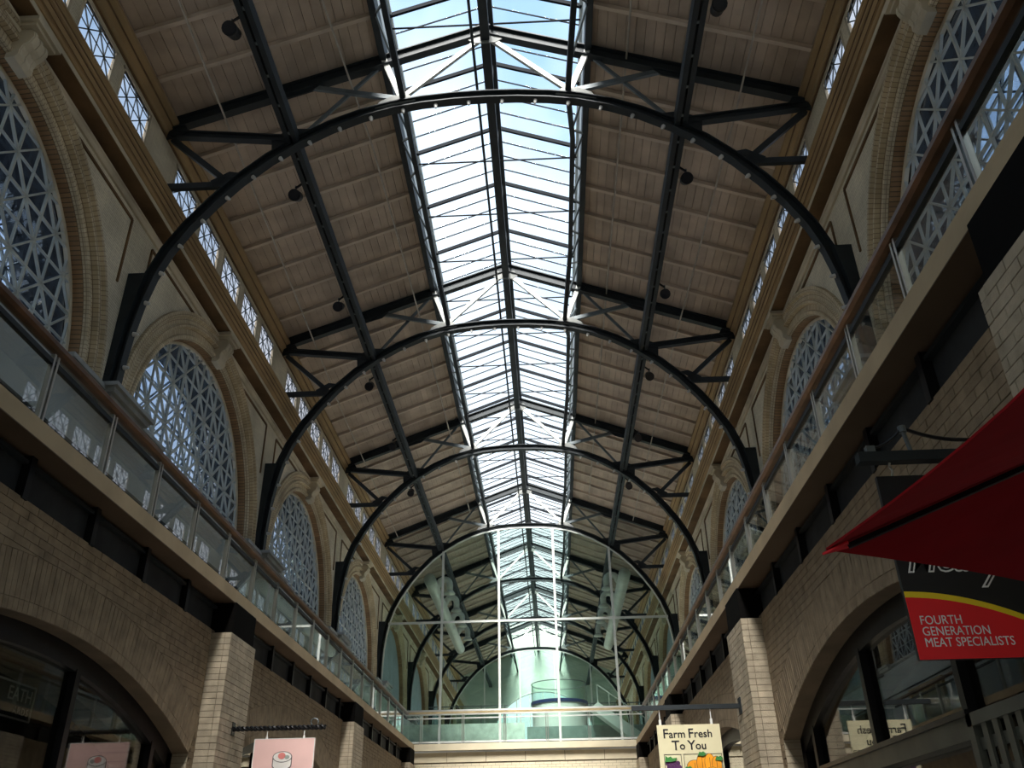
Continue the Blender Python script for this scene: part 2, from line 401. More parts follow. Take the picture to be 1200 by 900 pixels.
    # arched windows
    for k in range(1, 9):
        yc = T[k]+BAY/2; wn[0] += 1
        far = k > 4
        gx = WU+.27
        if far:
            mb = MB(); n = 24
            mb.prism([(yc+3.86*math.cos(math.pi*i/n), CZ+3.86*math.sin(math.pi*i/n)) for i in range(n+1)], 'X', s*gx, s*(gx+.04))
            w = struct(mb, 'window_%d' % wn[0], BLINDW, '%s arched window on the %s wall, blinded grey blue' % (NAMES[k], side))
            continue
        fr = ring(yc, [(3.90, gx-.02), (3.83, gx-.03), (3.80, gx-.01), (3.80, gx+.07), (3.9, gx+.08)], s, 44)
        w = struct(fr, 'window_%d' % wn[0], STONE, '%s arched lattice window on the %s wall' % (NAMES[k], side))
        for (ya, za), (yb, zb2) in lattice_lines(yc, CZ, GR, CZ-.1):
            vert = abs(ya-yb) < .01; hor = abs(za-zb2) < .01
            j_ = round((za-CZ-.17)/LBz) if hor else round((ya-yc)/LA)
            wd = (.042 if j_ % 2 == 0 else .022) if (vert or hor) else .034
            MB().beam((s*(gx+.03), ya, za), (s*(gx+.03), yb, zb2), .05, wd, (0, 0, 1) if not vert else (0, 1, 0)).build('glazing_bar', BARS, w) if not vert else MB().box(min(s*gx, s*(gx+.05)), max(s*gx, s*(gx+.05)), ya-wd/2, ya+wd/2, za, zb2).build('glazing_bar', BARS, w)
        n = 28
        MB().prism([(yc+3.8*math.cos(math.pi*i/n), CZ+3.8*math.sin(math.pi*i/n)) for i in range(n+1)], 'X', s*(gx+.10), s*(gx+.112)).build('pane', WING, w)
        mb = MB(); ox = 8.72
        for (ya, za), (yb, zb2) in lattice_lines(yc+.2, CZ, GR+.1, CZ-1.5, par=0):
            vert = abs(ya-yb) < .01
            mb.beam((s*ox, ya, za), (s*ox, yb, zb2), .05, .035, (0, 0, 1) if not vert else (1, 0, 0))
        mb.build('outer_lattice', BARS, w)
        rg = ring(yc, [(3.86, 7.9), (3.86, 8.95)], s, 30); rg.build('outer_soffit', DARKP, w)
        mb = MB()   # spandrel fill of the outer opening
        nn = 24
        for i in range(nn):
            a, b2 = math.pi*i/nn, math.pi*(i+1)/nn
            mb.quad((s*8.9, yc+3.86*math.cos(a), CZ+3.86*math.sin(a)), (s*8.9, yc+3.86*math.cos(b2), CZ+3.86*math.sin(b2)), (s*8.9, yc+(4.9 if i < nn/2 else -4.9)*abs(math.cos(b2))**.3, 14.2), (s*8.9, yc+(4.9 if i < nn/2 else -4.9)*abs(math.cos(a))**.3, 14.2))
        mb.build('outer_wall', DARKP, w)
    # clerestory windows
    for k in range(1, 9):
        yc = T[k]+BAY/2
        for j in range(-2, 3):
            y = yc+1.715*j; wn[0] += 1
            mb = MB(); X0, X1 = sorted((s*7.49, s*7.55))
            mb.box(X0, X1, y-.72, y-.65, 14.9, 16.61).box(X0, X1, y+.65, y+.72, 14.9, 16.61).box(X0, X1, y-.72, y+.72, 16.56, 16.61).box(X0, X1, y-.62, y+.62, 14.95, 15.02)
            o = mb.build('window_%d' % wn[0], STONE, None, kind='structure'); o['label'] = 'small clerestory window %s, %s wall' % (['first', 'second', 'third', 'fourth', 'fifth'][j+2]+' from the near truss in the %s bay' % NAMES[k], side)
            mb = MB(); a, b = .33, .35
            for i in range(-1, 2): mb.box(min(s*7.505, s*7.52), max(s*7.505, s*7.52), y+i*a-.012, y+i*a+.012, 15.0, 16.56)
            for i in range(1, 5): mb.box(min(s*7.505, s*7.52), max(s*7.505, s*7.52), y-.66, y+.66, 15.02+i*b-.012, 15.02+i*b+.012)
            for c in range(-6, 7):
                if c % 2: continue
                for dd in (1, -1):
                    pts = []
                    for (yy0, zz0, yy1, zz1) in ((y+c*a, 15.02, y+c*a+dd*8*a, 15.02+8*b),):
                        t0, t1 = 0.0, 1.0
                        for lo, hi, p, d in ((y-.66, y+.66, yy0, yy1-yy0), (15.02, 16.56, zz0, zz1-zz0)):
                            ta, tb = (lo-p)/d, (hi-p)/d
                            if ta > tb: ta, tb = tb, ta
                            t0, t1 = max(t0, ta), min(t1, tb)
                        if t1-t0 > .03: mb.beam((s*7.512, yy0+t0*(yy1-yy0), zz0+t0*(zz1-zz0)), (s*7.512, yy0+t1*(yy1-yy0), zz0+t1*(zz1-zz0)), .022, .026)
            mb.build('lattice', STEELL, o)
            MB().box(min(s*7.535, s*7.542), max(s*7.535, s*7.542), y-.66, y+.66, 15.0, 16.56).build('pane', CLERG, o)

# end wall with a bright lunette
mb = MB(); n = 32; R0 = 4.9; zc = 11.0; yE = 83.2; xc = .3
for i in range(n):
    a, b = math.pi*i/n, math.pi*(i+1)/n
    xa, xb = xc+R0*math.cos(a), xc+R0*math.cos(b)
    mb.quad((xa, yE, zc+R0*math.sin(a)), (xb, yE, zc+R0*math.sin(b)), (xb, yE, 22), (xa, yE, 22))
mb.box(-9, xc-R0, yE, yE+.2, 0, 22); mb.box(xc+R0, 9, yE, yE+.2, 0, 22); mb.box(xc-R0, xc+R0, yE, yE+.2, 0, zc)
struct(mb, 'wall_far', PALEG, 'pale green plaster wall at the far end')
w = struct(ring(0, [(R0, 0), (R0-.15, -.05), (R0-.15, .1)], 1, 32).sweep([], []) if False else MB().tube([(xc+(R0-.05)*math.cos(math.pi*i/24), yE+.05, zc+(R0-.05)*math.sin(math.pi*i/24)) for i in range(25)], .09, 6), 'window_%d' % 300, FRAMEW, 'arched end window')
for i in range(-3, 4):
    x = i*1.2; MB().box(xc+x-.04, xc+x+.04, yE+.02, yE+.1, zc, zc+math.sqrt(R0*R0-x*x)).build('mullion', FRAMEW, w)

# ------------------------------------------------------------------ roof and ceiling
SL = (17.2-19.15)/(7.5-2.5)
def rz(x): return 19.15+SL*(abs(x)-2.5)
CEIL = {}
for s in (-1, 1):
    mb = MB()
    mb.quad((s*2.45, Y0, rz(2.45)+.1), (s*7.66, Y0, rz(7.66)+.1), (s*7.66, Y1, rz(7.66)+.1), (s*2.45, Y1, rz(2.45)+.1))
    mb.quad((s*2.45, Y0, rz(2.45)+.2), (s*7.66, Y0, rz(7.66)+.2), (s*7.66, Y1, rz(7.66)+.2), (s*2.45, Y1, rz(2.45)+.2))
    mb.quad((s*2.45, Y0, rz(2.45)+.1), (s*2.45, Y1, rz(2.45)+.1), (s*2.45, Y1, rz(2.45)+.2), (s*2.45, Y0, rz(2.45)+.2))
    CEIL[s] = struct(mb, 'ceiling' if s < 0 else 'ceiling.001', ROOFTOP, '%s sloping boarded ceiling beside the skylight' % SIDE[s])
nb = 23; bwid = 5.0/nb
for k in range(1, 9):
    for s in (-1, 1):
        for i in range(nb):
            x0, x1 = 2.5+i*bwid+.005, 2.5+(i+1)*bwid-.005; dz = random.uniform(0, .006)
            mb = MB(); v = [(x0, rz(x0)-dz), (x1, rz(x1)-dz), (x1, rz(x1)+.05), (x0, rz(x0)+.05)]
            mb.sweep([((0, T[k], 0), (s, 0, 0), (0, 0, 1)), ((0, T[k+1]-.005, 0), (s, 0, 0), (0, 0, 1))], v)
            mb.build('board', BOARD, CEIL[s])
        for i in range(1, 8):
            y = T[k]+1.225*i
            MB().beam((s*2.55, y, rz(2.55)-.06), (s*7.45, y, rz(7.45)-.06), .10, .12).build('batten', BATTEN, CEIL[s])

# ------------------------------------------------------------------ skylight
SKY = thing('skylight', 'long glazed ridge skylight running down the centre of the roof', 'skylight', (0, 14.6, 19.3))
def sz(x): return 21.6-.95*abs(x)/2.45
for s in (-1, 1):
    MB().box(min(s*2.42, s*2.58), max(s*2.42, s*2.58), Y0, Y1, 18.92, 19.34).build('edge_beam', STEEL, SKY)
    MB().box(min(s*2.46, s*2.52), max(s*2.46, s*2.52), Y0, Y1, 19.34, 20.62).build('curb', CURB, SKY)
    MB().box(min(s*2.38, s*2.54), max(s*2.38, s*2.54), Y0, Y1, 20.60, 20.72).build('curb_cap', CURB, SKY)
MB().box(-.06, .06, Y0, Y1, 21.46, 21.62).build('ridge_bar', STEEL, SKY)
P = 1.225/2
i = 0; y = T[0]+P/2
base_bar = {}; base_pane = {}
for s in (-1, 1):
    base_bar[s] = MB().beam((s*.05, 0, sz(.05)), (s*2.44, 0, sz(2.44)), .020, .04).mesh('glazing_bar', DKBAR)
    mb = MB(); mb.sweep([((0, -P/2, 0), (s, 0, 0), (0, 0, 1)), ((0, P/2, 0), (s, 0, 0), (0, 0, 1))], [(.05, sz(.05)+.03), (2.44, sz(2.44)+.03), (2.44, sz(2.44)+.038), (.05, sz(.05)+.038)])
    base_pane[s] = mb.mesh('pane', SKYG)
npan = int((Y1-T[0])/P)
for j in range(npan+1):
    y = T[0]+j*P
    for s in (-1, 1):
        if j % 4 == 0:
            MB().beam((s*.05, y, sz(.05)-.05), (s*2.44, y, sz(2.44)-.05), .07, .12).build('skylight_rafter', DKBAR, SKY)
        else:
            o = bpy.data.objects.new('glazing_bar', base_bar[s]); COL.objects.link(o); o.parent = SKY; o.matrix_parent_inverse = Matrix.Translation(-SKY.location); o.location = (0, y, 0)
        if j < npan:
            o = bpy.data.objects.new('pane', base_pane[s]); COL.objects.link(o); o.parent = SKY; o.matrix_parent_inverse = Matrix.Translation(-SKY.location); o.location = (0, y+P/2, 0)
    if j % 4 == 0 and y > 8:
        MB().beam((-2.4, y+.25, 20.42), (2.4, y+.25, 20.42), .035, .035).build('tie_rod', DKBAR, SKY)
        MB().box(-.05, .05, y-.04, y+.04, 19.7, 21.5).build('king_post', STEEL, SKY)
# longitudinal steel under the skylight
MB().box(-.11, .11, 4.8, Y1, 19.44, 19.74).build('ridge_beam', STEEL, SKY)
MB().box(.13, .21, 4.8, Y1, 19.9, 20.1).build('ridge_channel', STEEL, SKY)
PIPE = MB().tube([(-.28, 4.8, 19.0), (-.28, 83, 19.0)], .035, 8).build('sprinkler_pipe', STEEL, None)
tagm(PIPE, 'thin dark pipe running just left of the skylight ridge beam', 'pipe')
for k in range(1, 9):
    for s in (-1, 1):
        pts = [(s*1.95, T[k]+.05, 17.62), (s*2.15, T[k]+2.5, 18.6), (s*2.15, T[k+1]-2.5, 18.6), (s*1.95, T[k+1]-.05, 17.62)]
        mb = MB()
        for a, b in zip(pts, pts[1:]): mb.beam(a, b, .13, .16)
        mb.build('edge_chord', STEEL, SKY)
        mb = MB(); n = 12; st = (BAY-1.2)/n
        for i in range(n):
            ya = T[k]+.6+i*st; yb = ya+st
            def cz_(y):
                t = min(abs(y-T[k]), abs(T[k+1]-y)); return 17.62+.98*min(1, t/2.5)
            def cx_(y):
                t = min(abs(y-T[k]), abs(T[k+1]-y)); return 1.95+.2*min(1, t/2.5)
            if i % 2 == 0: mb.beam((s*cx_(ya), ya, cz_(ya)), (s*2.46, yb, 19.0), .05, .05)
            else: mb.beam((s*2.46, ya, 19.0), (s*cx_(yb), yb, cz_(yb)), .05, .05)
        mb.build('lacing', STEELL, SKY)

# ------------------------------------------------------------------ trusses
ARC = [(0, 17.56), (.75, 17.54), (1.5, 17.47), (2.2, 17.34), (2.9, 17.12), (3.6, 16.80), (4.3, 16.37), (4.95, 15.86), (5.55, 15.26), (6.05, 14.64), (6.5, 13.98), (6.85, 13.32), (7.08, 12.66), (7.22, 12.0), (7.31, 11.3), (7.35, 10.6), (7.36, 9.66)]
def make_truss(y, bulbs=True):
    t = thing('roof_truss', '', 'roof truss', (0, y, 9.6), 'arched steel roof trusses')
    pts = [(-x, z) for x, z in ARC[::-1]]+[(x, z) for x, z in ARC[1:]]
    path = []
    for i, (x, z) in enumerate(pts):
        a, b = pts[max(0, i-1)], pts[min(len(pts)-1, i+1)]; d = Vector((b[0]-a[0], 0, b[1]-a[1])).normalized(); nrm = Vector((-d.z, 0, d.x))
        path.append(((x, y, z), (0, 1, 0), nrm))
    wv, h, f = .11, .115, .028
    prof = [(-wv, -h), (wv, -h), (wv, -h+f), (f/2, -h+f), (f/2, h-f), (wv, h-f), (wv, h), (-wv, h), (-wv, h-f), (-f/2, h-f), (-f/2, -h+f), (-wv, -h+f)]
    MB().sweep(path, prof).build('arch_rib', STEEL, t)
    for s in (-1, 1):
        r = MB(); r.ibeam((0, y, 19.85), (s*7.42, y, 17.05), .2, .32); r.build('rafter', STEEL, t)
        MB().ibeam((s*7.35, y, 16.78), (s*4.35, y, 16.42), .16, .20).build('lower_chord', STEEL, t)
        MB().beam((s*7.3, y, 16.6), (s*5.8, y, 15.2), .10, .14).build('brace', STEEL, t)
        MB().beam((s*5.85, y, 15.14), (s*7.42, y, 15.14), .10, .16).build('wall_strut', STEEL, t)
        MB().beam((s*2.1, y, 17.62), (s*4.15, y, 18.12), .08, .13).build('web_member', STEELL, t)
        MB().beam((s*2.55, y+.06, 18.85), (s*4.4, y+.06, 16.45), .05, .09).build('web_member', STEELL, t)
        MB().beam((s*2.0, y, 17.62), (s*2.48, y, 18.95), .09, .14).build('web_member', FRAMEW, t)
        MB().beam((s*.12, y, 19.55), (s*1.95, y, 17.66), .09, .12).build('web_member', FRAMEW, t)
        # gussets
        MB().prism([(s*1.65, 17.50), (s*2.6, 17.30), (s*2.5, 17.50), (s*2.2, 17.68), (s*1.8, 17.68)], 'Y', y-.05, y-.02).build('gusset', GUSS, t)
        MB().prism([(s*3.9, 16.7), (s*4.9, 16.0), (s*4.95, 16.5), (s*4.45, 16.75)], 'Y', y-.05, y-.02).build('gusset', STEEL, t)
        MB().prism([(s*3.8, 18.35), (s*5.0, 17.9), (s*4.9, 17.72), (s*4.2, 17.95)], 'Y', y-.05, y-.02).build('gusset', STEEL, t)
        MB().prism([(s*7.45, 17.0), (s*7.45, 16.6), (s*7.25, 16.62), (s*6.95, 16.82), (s*7.1, 17.08)], 'Y', y-.05, y-.02).build('gusset', STEEL, t)
        MB().prism([(s*5.55, 15.45), (s*6.1, 15.05), (s*6.2, 15.25), (s*5.8, 15.5)], 'Y', y-.05, y-.02).build('gusset', STEEL, t)
        # wall bracket plate box
        ix = [(7.20, 12.66), (7.30, 12.0), (7.38, 11.3), (7.42, 10.6), (7.43, 9.66)]
        ins = [(s*(x-.06), z) for x, z in ix]
        MB().prism(ins+[(s*7.62, 9.66), (s*7.62, 12.66)], 'Y', y-.16, y+.16).build('wall_bracket', STEEL, t)
    MB().prism([(-.3, 19.68), (.3, 19.68), (.42, 19.48), (.25, 19.36), (-.25, 19.36), (-.42, 19.48)], 'Y', y-.06, y-.03).build('gusset', GUSS, t)
    if bulbs:
        L = [0]
        for a, b in zip(pts, pts[1:]): L.append(L[-1]+math.hypot(b[0]-a[0], b[1]-a[1]))
        n = 31
        for i in range(1, n):
            d = L[-1]*i/n
            j = max(q for q in range(len(L)-1) if L[q] <= d); u = (d-L[j])/(L[j+1]-L[j])
            x = pts[j][0]+u*(pts[j+1][0]-pts[j][0]); z = pts[j][1]+u*(pts[j+1][1]-pts[j][1])
            dd = Vector((pts[j+1][0]-pts[j][0], 0, pts[j+1][1]-pts[j][1])).normalized(); nr = Vector((dd.z, 0, -dd.x))
            p = Vector((x, y, z)); MB().tube([p+nr*.13, p+nr*.19, p+nr*.24], [.05, .045, .025], 7).build('lamp_socket', BULBM, t)
    return t
tr1 = make_truss(T[2]); tr1['label'] = 'nearest arched steel truss, highest and largest in view, spanning the hall'
tl = {3: 'second arched steel truss from the camera, crossing at mid height of the view', 4: 'third arched steel truss, the last one standing clear in front of the glass screen',
      5: 'arched steel truss that holds the glass screen', 6: 'first arched truss seen behind the glass screen', 7: 'second arched truss seen behind the glass screen', 8: 'farthest arched truss, holding a smaller looking second glass screen'}
for k in (3, 4): copy_tree(tr1, (0, T[k]-T[2], 0), tl[k])
tr5 = make_truss(T[5], False); tr5['label'] = tl[5]
for k in (6, 7, 8): copy_tree(tr5, (0, T[k]-T[5], 0), tl[k])
# continuous side purlins at the arch nodes
for s in (-1, 1):
    t = thing('purlin_beam', 'dark double channel beam running the length of the roof on the %s slope' % SIDE[s], 'beam', (s*4.45, 14.6, 16.3), 'long side beams under the roof')
    MB().box(s*4.45-.14, s*4.45-.025, 4.8, Y1, 16.28, 16.56).build('channel', STEEL, t)
    MB().box(s*4.45+.025, s*4.45+.14, 4.8, Y1, 16.28, 16.56).build('channel', STEEL, t)
    mb = MB(); y = 5.2
    while y < Y1: mb.box(s*4.45-.12, s*4.45+.12, y, y+.08, 16.3, 16.34); y += .82
    o = mb.build('batten_plate', STEELL, t); o['kind'] = 'stuff'

# floodlights hung from the side beams
def flood(s, y, label):
    x = s*4.72; t = thing('floodlight', label, 'spotlight', (x, y, 16.2), 'round black floodlights under the roof')
    MB().beam((s*4.58, y-.12, 16.35), (x+s*.02, y-.12, 16.2), .03, .05).build('yoke', BLACK, t)
    MB().tube([(x+s*.02, y-.13, 16.28), (x+s*.02, y-.02, 16.1)], .02, 6).build('arm', STEELL, t)
    h = MB(); a = Vector((x+s*.02, y+.16, 16.18)); b = Vector((x-s*.0, y-.2, 15.92))
    h.tube([a, a.lerp(b, .12), a.lerp(b, .75), b], [.07, .13, .14, .15], 14); h.build('housing', BLACK, t, smooth=False)
    d = (b-a).normalized(); MB().tube([b+d*.002, b+d*.02], [.13, .13], 14).build('lens', mat('dark_lens', (.02, .02, .025), .15), t)
fl = {}
for s in (-1, 1):
    for i in range(6):
        y = 11.3+4.78*i
        flood(s, y, 'black floodlight on the %s roof beam, %s from the camera' % (SIDE[s], ['nearest', 'second', 'third', 'fourth', 'fifth', 'sixth'][i]))
# conduits under the roof
COND = mat('pale_conduit', (.42, .38, .32), .6)
for pts, lb in (([(-5.83, 9, 17.0), (-5.85, 11.1, 16.8), (-6.06, 16.8, 16.8), (-6.44, 28.7, 16.8), (-6.6, 43, 16.8)], 'thin pale conduit slung under the left roof slope, near the wall'),
                ([(-3.4, 10, 18.0), (-3.34, 12.1, 18.0), (-3.06, 16.4, 18.0), (-2.91, 26, 18.0), (-2.85, 43, 18.0)], 'thin pale conduit slung under the left roof slope, near the skylight'),
                ([(3.40, 10, 18.6), (3.40, 43, 18.6)], 'thin pale conduit slung under the right roof slope, near the skylight'),
                ([(5.94, 10, 17.3), (5.94, 15.4, 17.3), (5.69, 25.5, 17.3), (5.6, 43, 17.3)], 'thin pale conduit slung under the right roof slope, near the wall')):
    mb = MB()
    for a, b in zip(pts, pts[1:]): mb.tube([a, b], .024, 6)
    y = pts[0][1]+2
    tagm(mb.build('conduit', COND), lb, 'conduit')

# ------------------------------------------------------------------ balconies
POSTY = [14.36+1.51*i for i in range(-9, 14)]
for s in (-1, 1):
    side = SIDE[s]
    X = lambda a, b: sorted((s*a, s*b))
    a, b = X(WF, 7.5); fl_ = struct(MB().box(a, b, Y0, 35.0, 5.565, 5.77), 'floor.00%d' % (2 if s < 0 else 3), CONC, '%s balcony floor' % side)
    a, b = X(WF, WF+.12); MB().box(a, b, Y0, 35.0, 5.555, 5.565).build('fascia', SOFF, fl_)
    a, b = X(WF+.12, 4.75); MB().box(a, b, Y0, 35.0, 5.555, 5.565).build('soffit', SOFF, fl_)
    # dark band under the soffit
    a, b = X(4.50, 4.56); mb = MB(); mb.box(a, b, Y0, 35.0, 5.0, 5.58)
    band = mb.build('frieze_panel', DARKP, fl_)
    a, b = X(4.40, 4.52)
    for y in POSTY:
        if any(abs(y-t) < .8 for t in T): continue
        MB().box(a, b, y-.05, y+.05, 5.08, 5.56).build('bracket_post', BLACK, fl_)
    a, b = X(4.43, 4.5); MB().box(a, b, Y0, 35.0, 5.46, 5.50).build('frieze_rail', STEEL, fl_)
    # railing
    t = thing('glass_railing', 'glass balcony railing with bronze handrail along the %s side' % side, 'railing', (s*WR, 14.6, 5.76), 'glass railings around the opening')
    pr = [(-.075, .10), (-.075, .15), (-.05, .18), (.05, .18), (.075, .15), (.075, .10), (.03, .08), (-.03, .08)]
    MB().sweep([((s*WR, Y0, 6.79), (1, 0, 0), (0, 0, 1)), ((s*WR, 35.11, 6.79), (1, 0, 0), (0, 0, 1))], pr).build('handrail', RAILW, t)
    a, b = X(WR-.03, WR+.03); MB().box(a, b, Y0, 35.11, 6.70, 6.76).build('top_rail', STEEL, t)
    MB().box(a, b, Y0, 35.11, 5.80, 5.85).build('bottom_rail', STEEL, t)
    for y in POSTY:
        if y > 35: continue
        o = MB(); a, b = X(WR-.035, WR+.02)
        o.box(a, b, y-.055, y-.02, 5.76, 6.83); o.box(a, b, y+.02, y+.055, 5.76, 6.83); o.build('post', CHROME, t)
    for y, y2 in zip(POSTY, POSTY[1:]):
        if y2 > 35.2: y2 = 35.1
        MB().box(s*WR-.006, s*WR+.006, y+.08, y2-.08, 5.88, 6.68).build('glass_panel', RAILG, t)
    # second-floor shop fronts below the arches
    a, b = X(7.28, 7.5); sf = struct(MB().box(a, b, Y0, Y1, 5.76, 9.42), 'wall_%s_shop' % side if False else 'wall_%s.001' % side, GREYP, 'grey shop front wall behind the %s railing' % side)
    a, b = X(7.24, 7.3); MB().box(a, b, Y0, Y1, 8.28, 8.33).build('groove_trim', STEEL, sf)
    for k in range(1, 9):
        yc = T[k]+BAY/2
        a, b = X(7.14, 7.3)
        mb = MB(); mb.box(a, b, yc-2.3, yc-2.1, 5.76, 8.1).box(a, b, yc+1.1, yc+1.3, 5.76, 8.1).box(a, b, yc-2.3, yc+1.3, 7.95, 8.15); mb.build('portal_frame', TANP, sf)
        a, b = X(7.22, 7.3); MB().box(a, b, yc-2.1, yc+1.1, 5.76, 7.95).build('door_panel', mat('olive_panel', (.24, .21, .13), .6), sf)
    # ledge stepping out at the piers into truss pedestals
    sec = lambda x0: [(7.5, 9.40), (x0+.12, 9.36), (x0+.08, 9.44), (x0, 9.50), (x0, 9.58), (7.8, 9.60)]
    mb = MB(); mb.sweep([((0, Y0, 0), (s, 0, 0), (0, 0, 1)), ((0, Y1, 0), (s, 0, 0), (0, 0, 1))], sec(7.22))
    lg = struct(mb, 'trim_%d' % (5 if s < 0 else 6), LEDGE, 'grey ledge under the arched windows, %s wall' % side)
    for k in range(1, 10):
        y = T[k]; mb = MB()
        a, b = X(7.02, 7.4); mb.box(a, b, y-2.0, y+2.0, 9.52, 9.61); a, b = X(7.1, 7.4); mb.box(a, b, y-1.92, y+1.92, 9.40, 9.52)
        a, b = X(6.78, 7.4); mb.box(a, b, y-.85, y+.85, 9.58, 9.66); a, b = X(6.86, 7.4); mb.box(a, b, y-.78, y+.78, 9.48, 9.58); a, b = X(6.95, 7.4); mb.box(a, b, y-.7, y+.7, 9.30, 9.48)
        mb.build('pedestal', LEDGE, lg)

# far bridge railing
t = thing('glass_railing', 'glass railing with pale brass handrail across the far end of the opening', 'railing', (0, 35.2, 5.76), 'glass railings around the opening')
BRASS = mat('pale_brass', (.62, .48, .27), .35, .6, .1, 4.0)
pr = [(-.06, .10), (-.06, .17), (.06, .17), (.06, .10)]
MB().sweep([((-4.5, 35.2, 6.79), (0, 1, 0), (0, 0, 1)), ((4.5, 35.2, 6.79), (0, 1, 0), (0, 0, 1))], pr).build('handrail', BRASS, t)
MB().box(-4.5, 4.5, 35.18, 35.22, 6.70, 6.74).build('top_rail', FRAMEW, t)
MB().box(-4.5, 4.5, 35.17, 35.23, 5.84, 5.90).build('bottom_rail', FRAMEW, t)
for i in range(-2, 4):
    x = i*1.6-.75; MB().box(x-.05, x-.02, 35.15, 35.25, 5.76, 6.83).box(x+.02, x+.05, 35.15, 35.25, 5.76, 6.83).build('post', CHROME, t)
    MB().box(x+.08, min(x+1.52, 4.4), 35.194, 35.206, 5.92, 6.68).build('glass_panel', RAILG, t)
MB().box(-4.4, -3.97, 35.194, 35.206, 5.92, 6.68).build('glass_panel', RAILG, t)
o = struct(MB().box(-WF, WF, 34.9, 35.05, 5.55, 5.78), 'trim_7', PALES, 'edge of the bridge at the far end')
o = struct(MB().box(-4.6, 4.6, 35.2, 35.4, 0, 5.5), 'wall_far.001', LOWM, 'lower brick wall at the far end')
for i in range(6): MB().box(-4.42+i*1.475+.01, -4.42+(i+1)*1.475-.01, 35.14, 35.2, 5.16, 5.5).build('stone_panel', PALES, o)
mb = MB()
for j in range(22):
    z = 5.12-.093*(j+1)
    for i in range(30):
        x = -4.42+i*.3+(j % 2)*.15; mb.box(max(-4.42, x+.005), min(4.42, x+.295), 35.18, 35.21, z+.004, z+.089)
mb.build('brick_courses', PALES, o, kind='stuff')

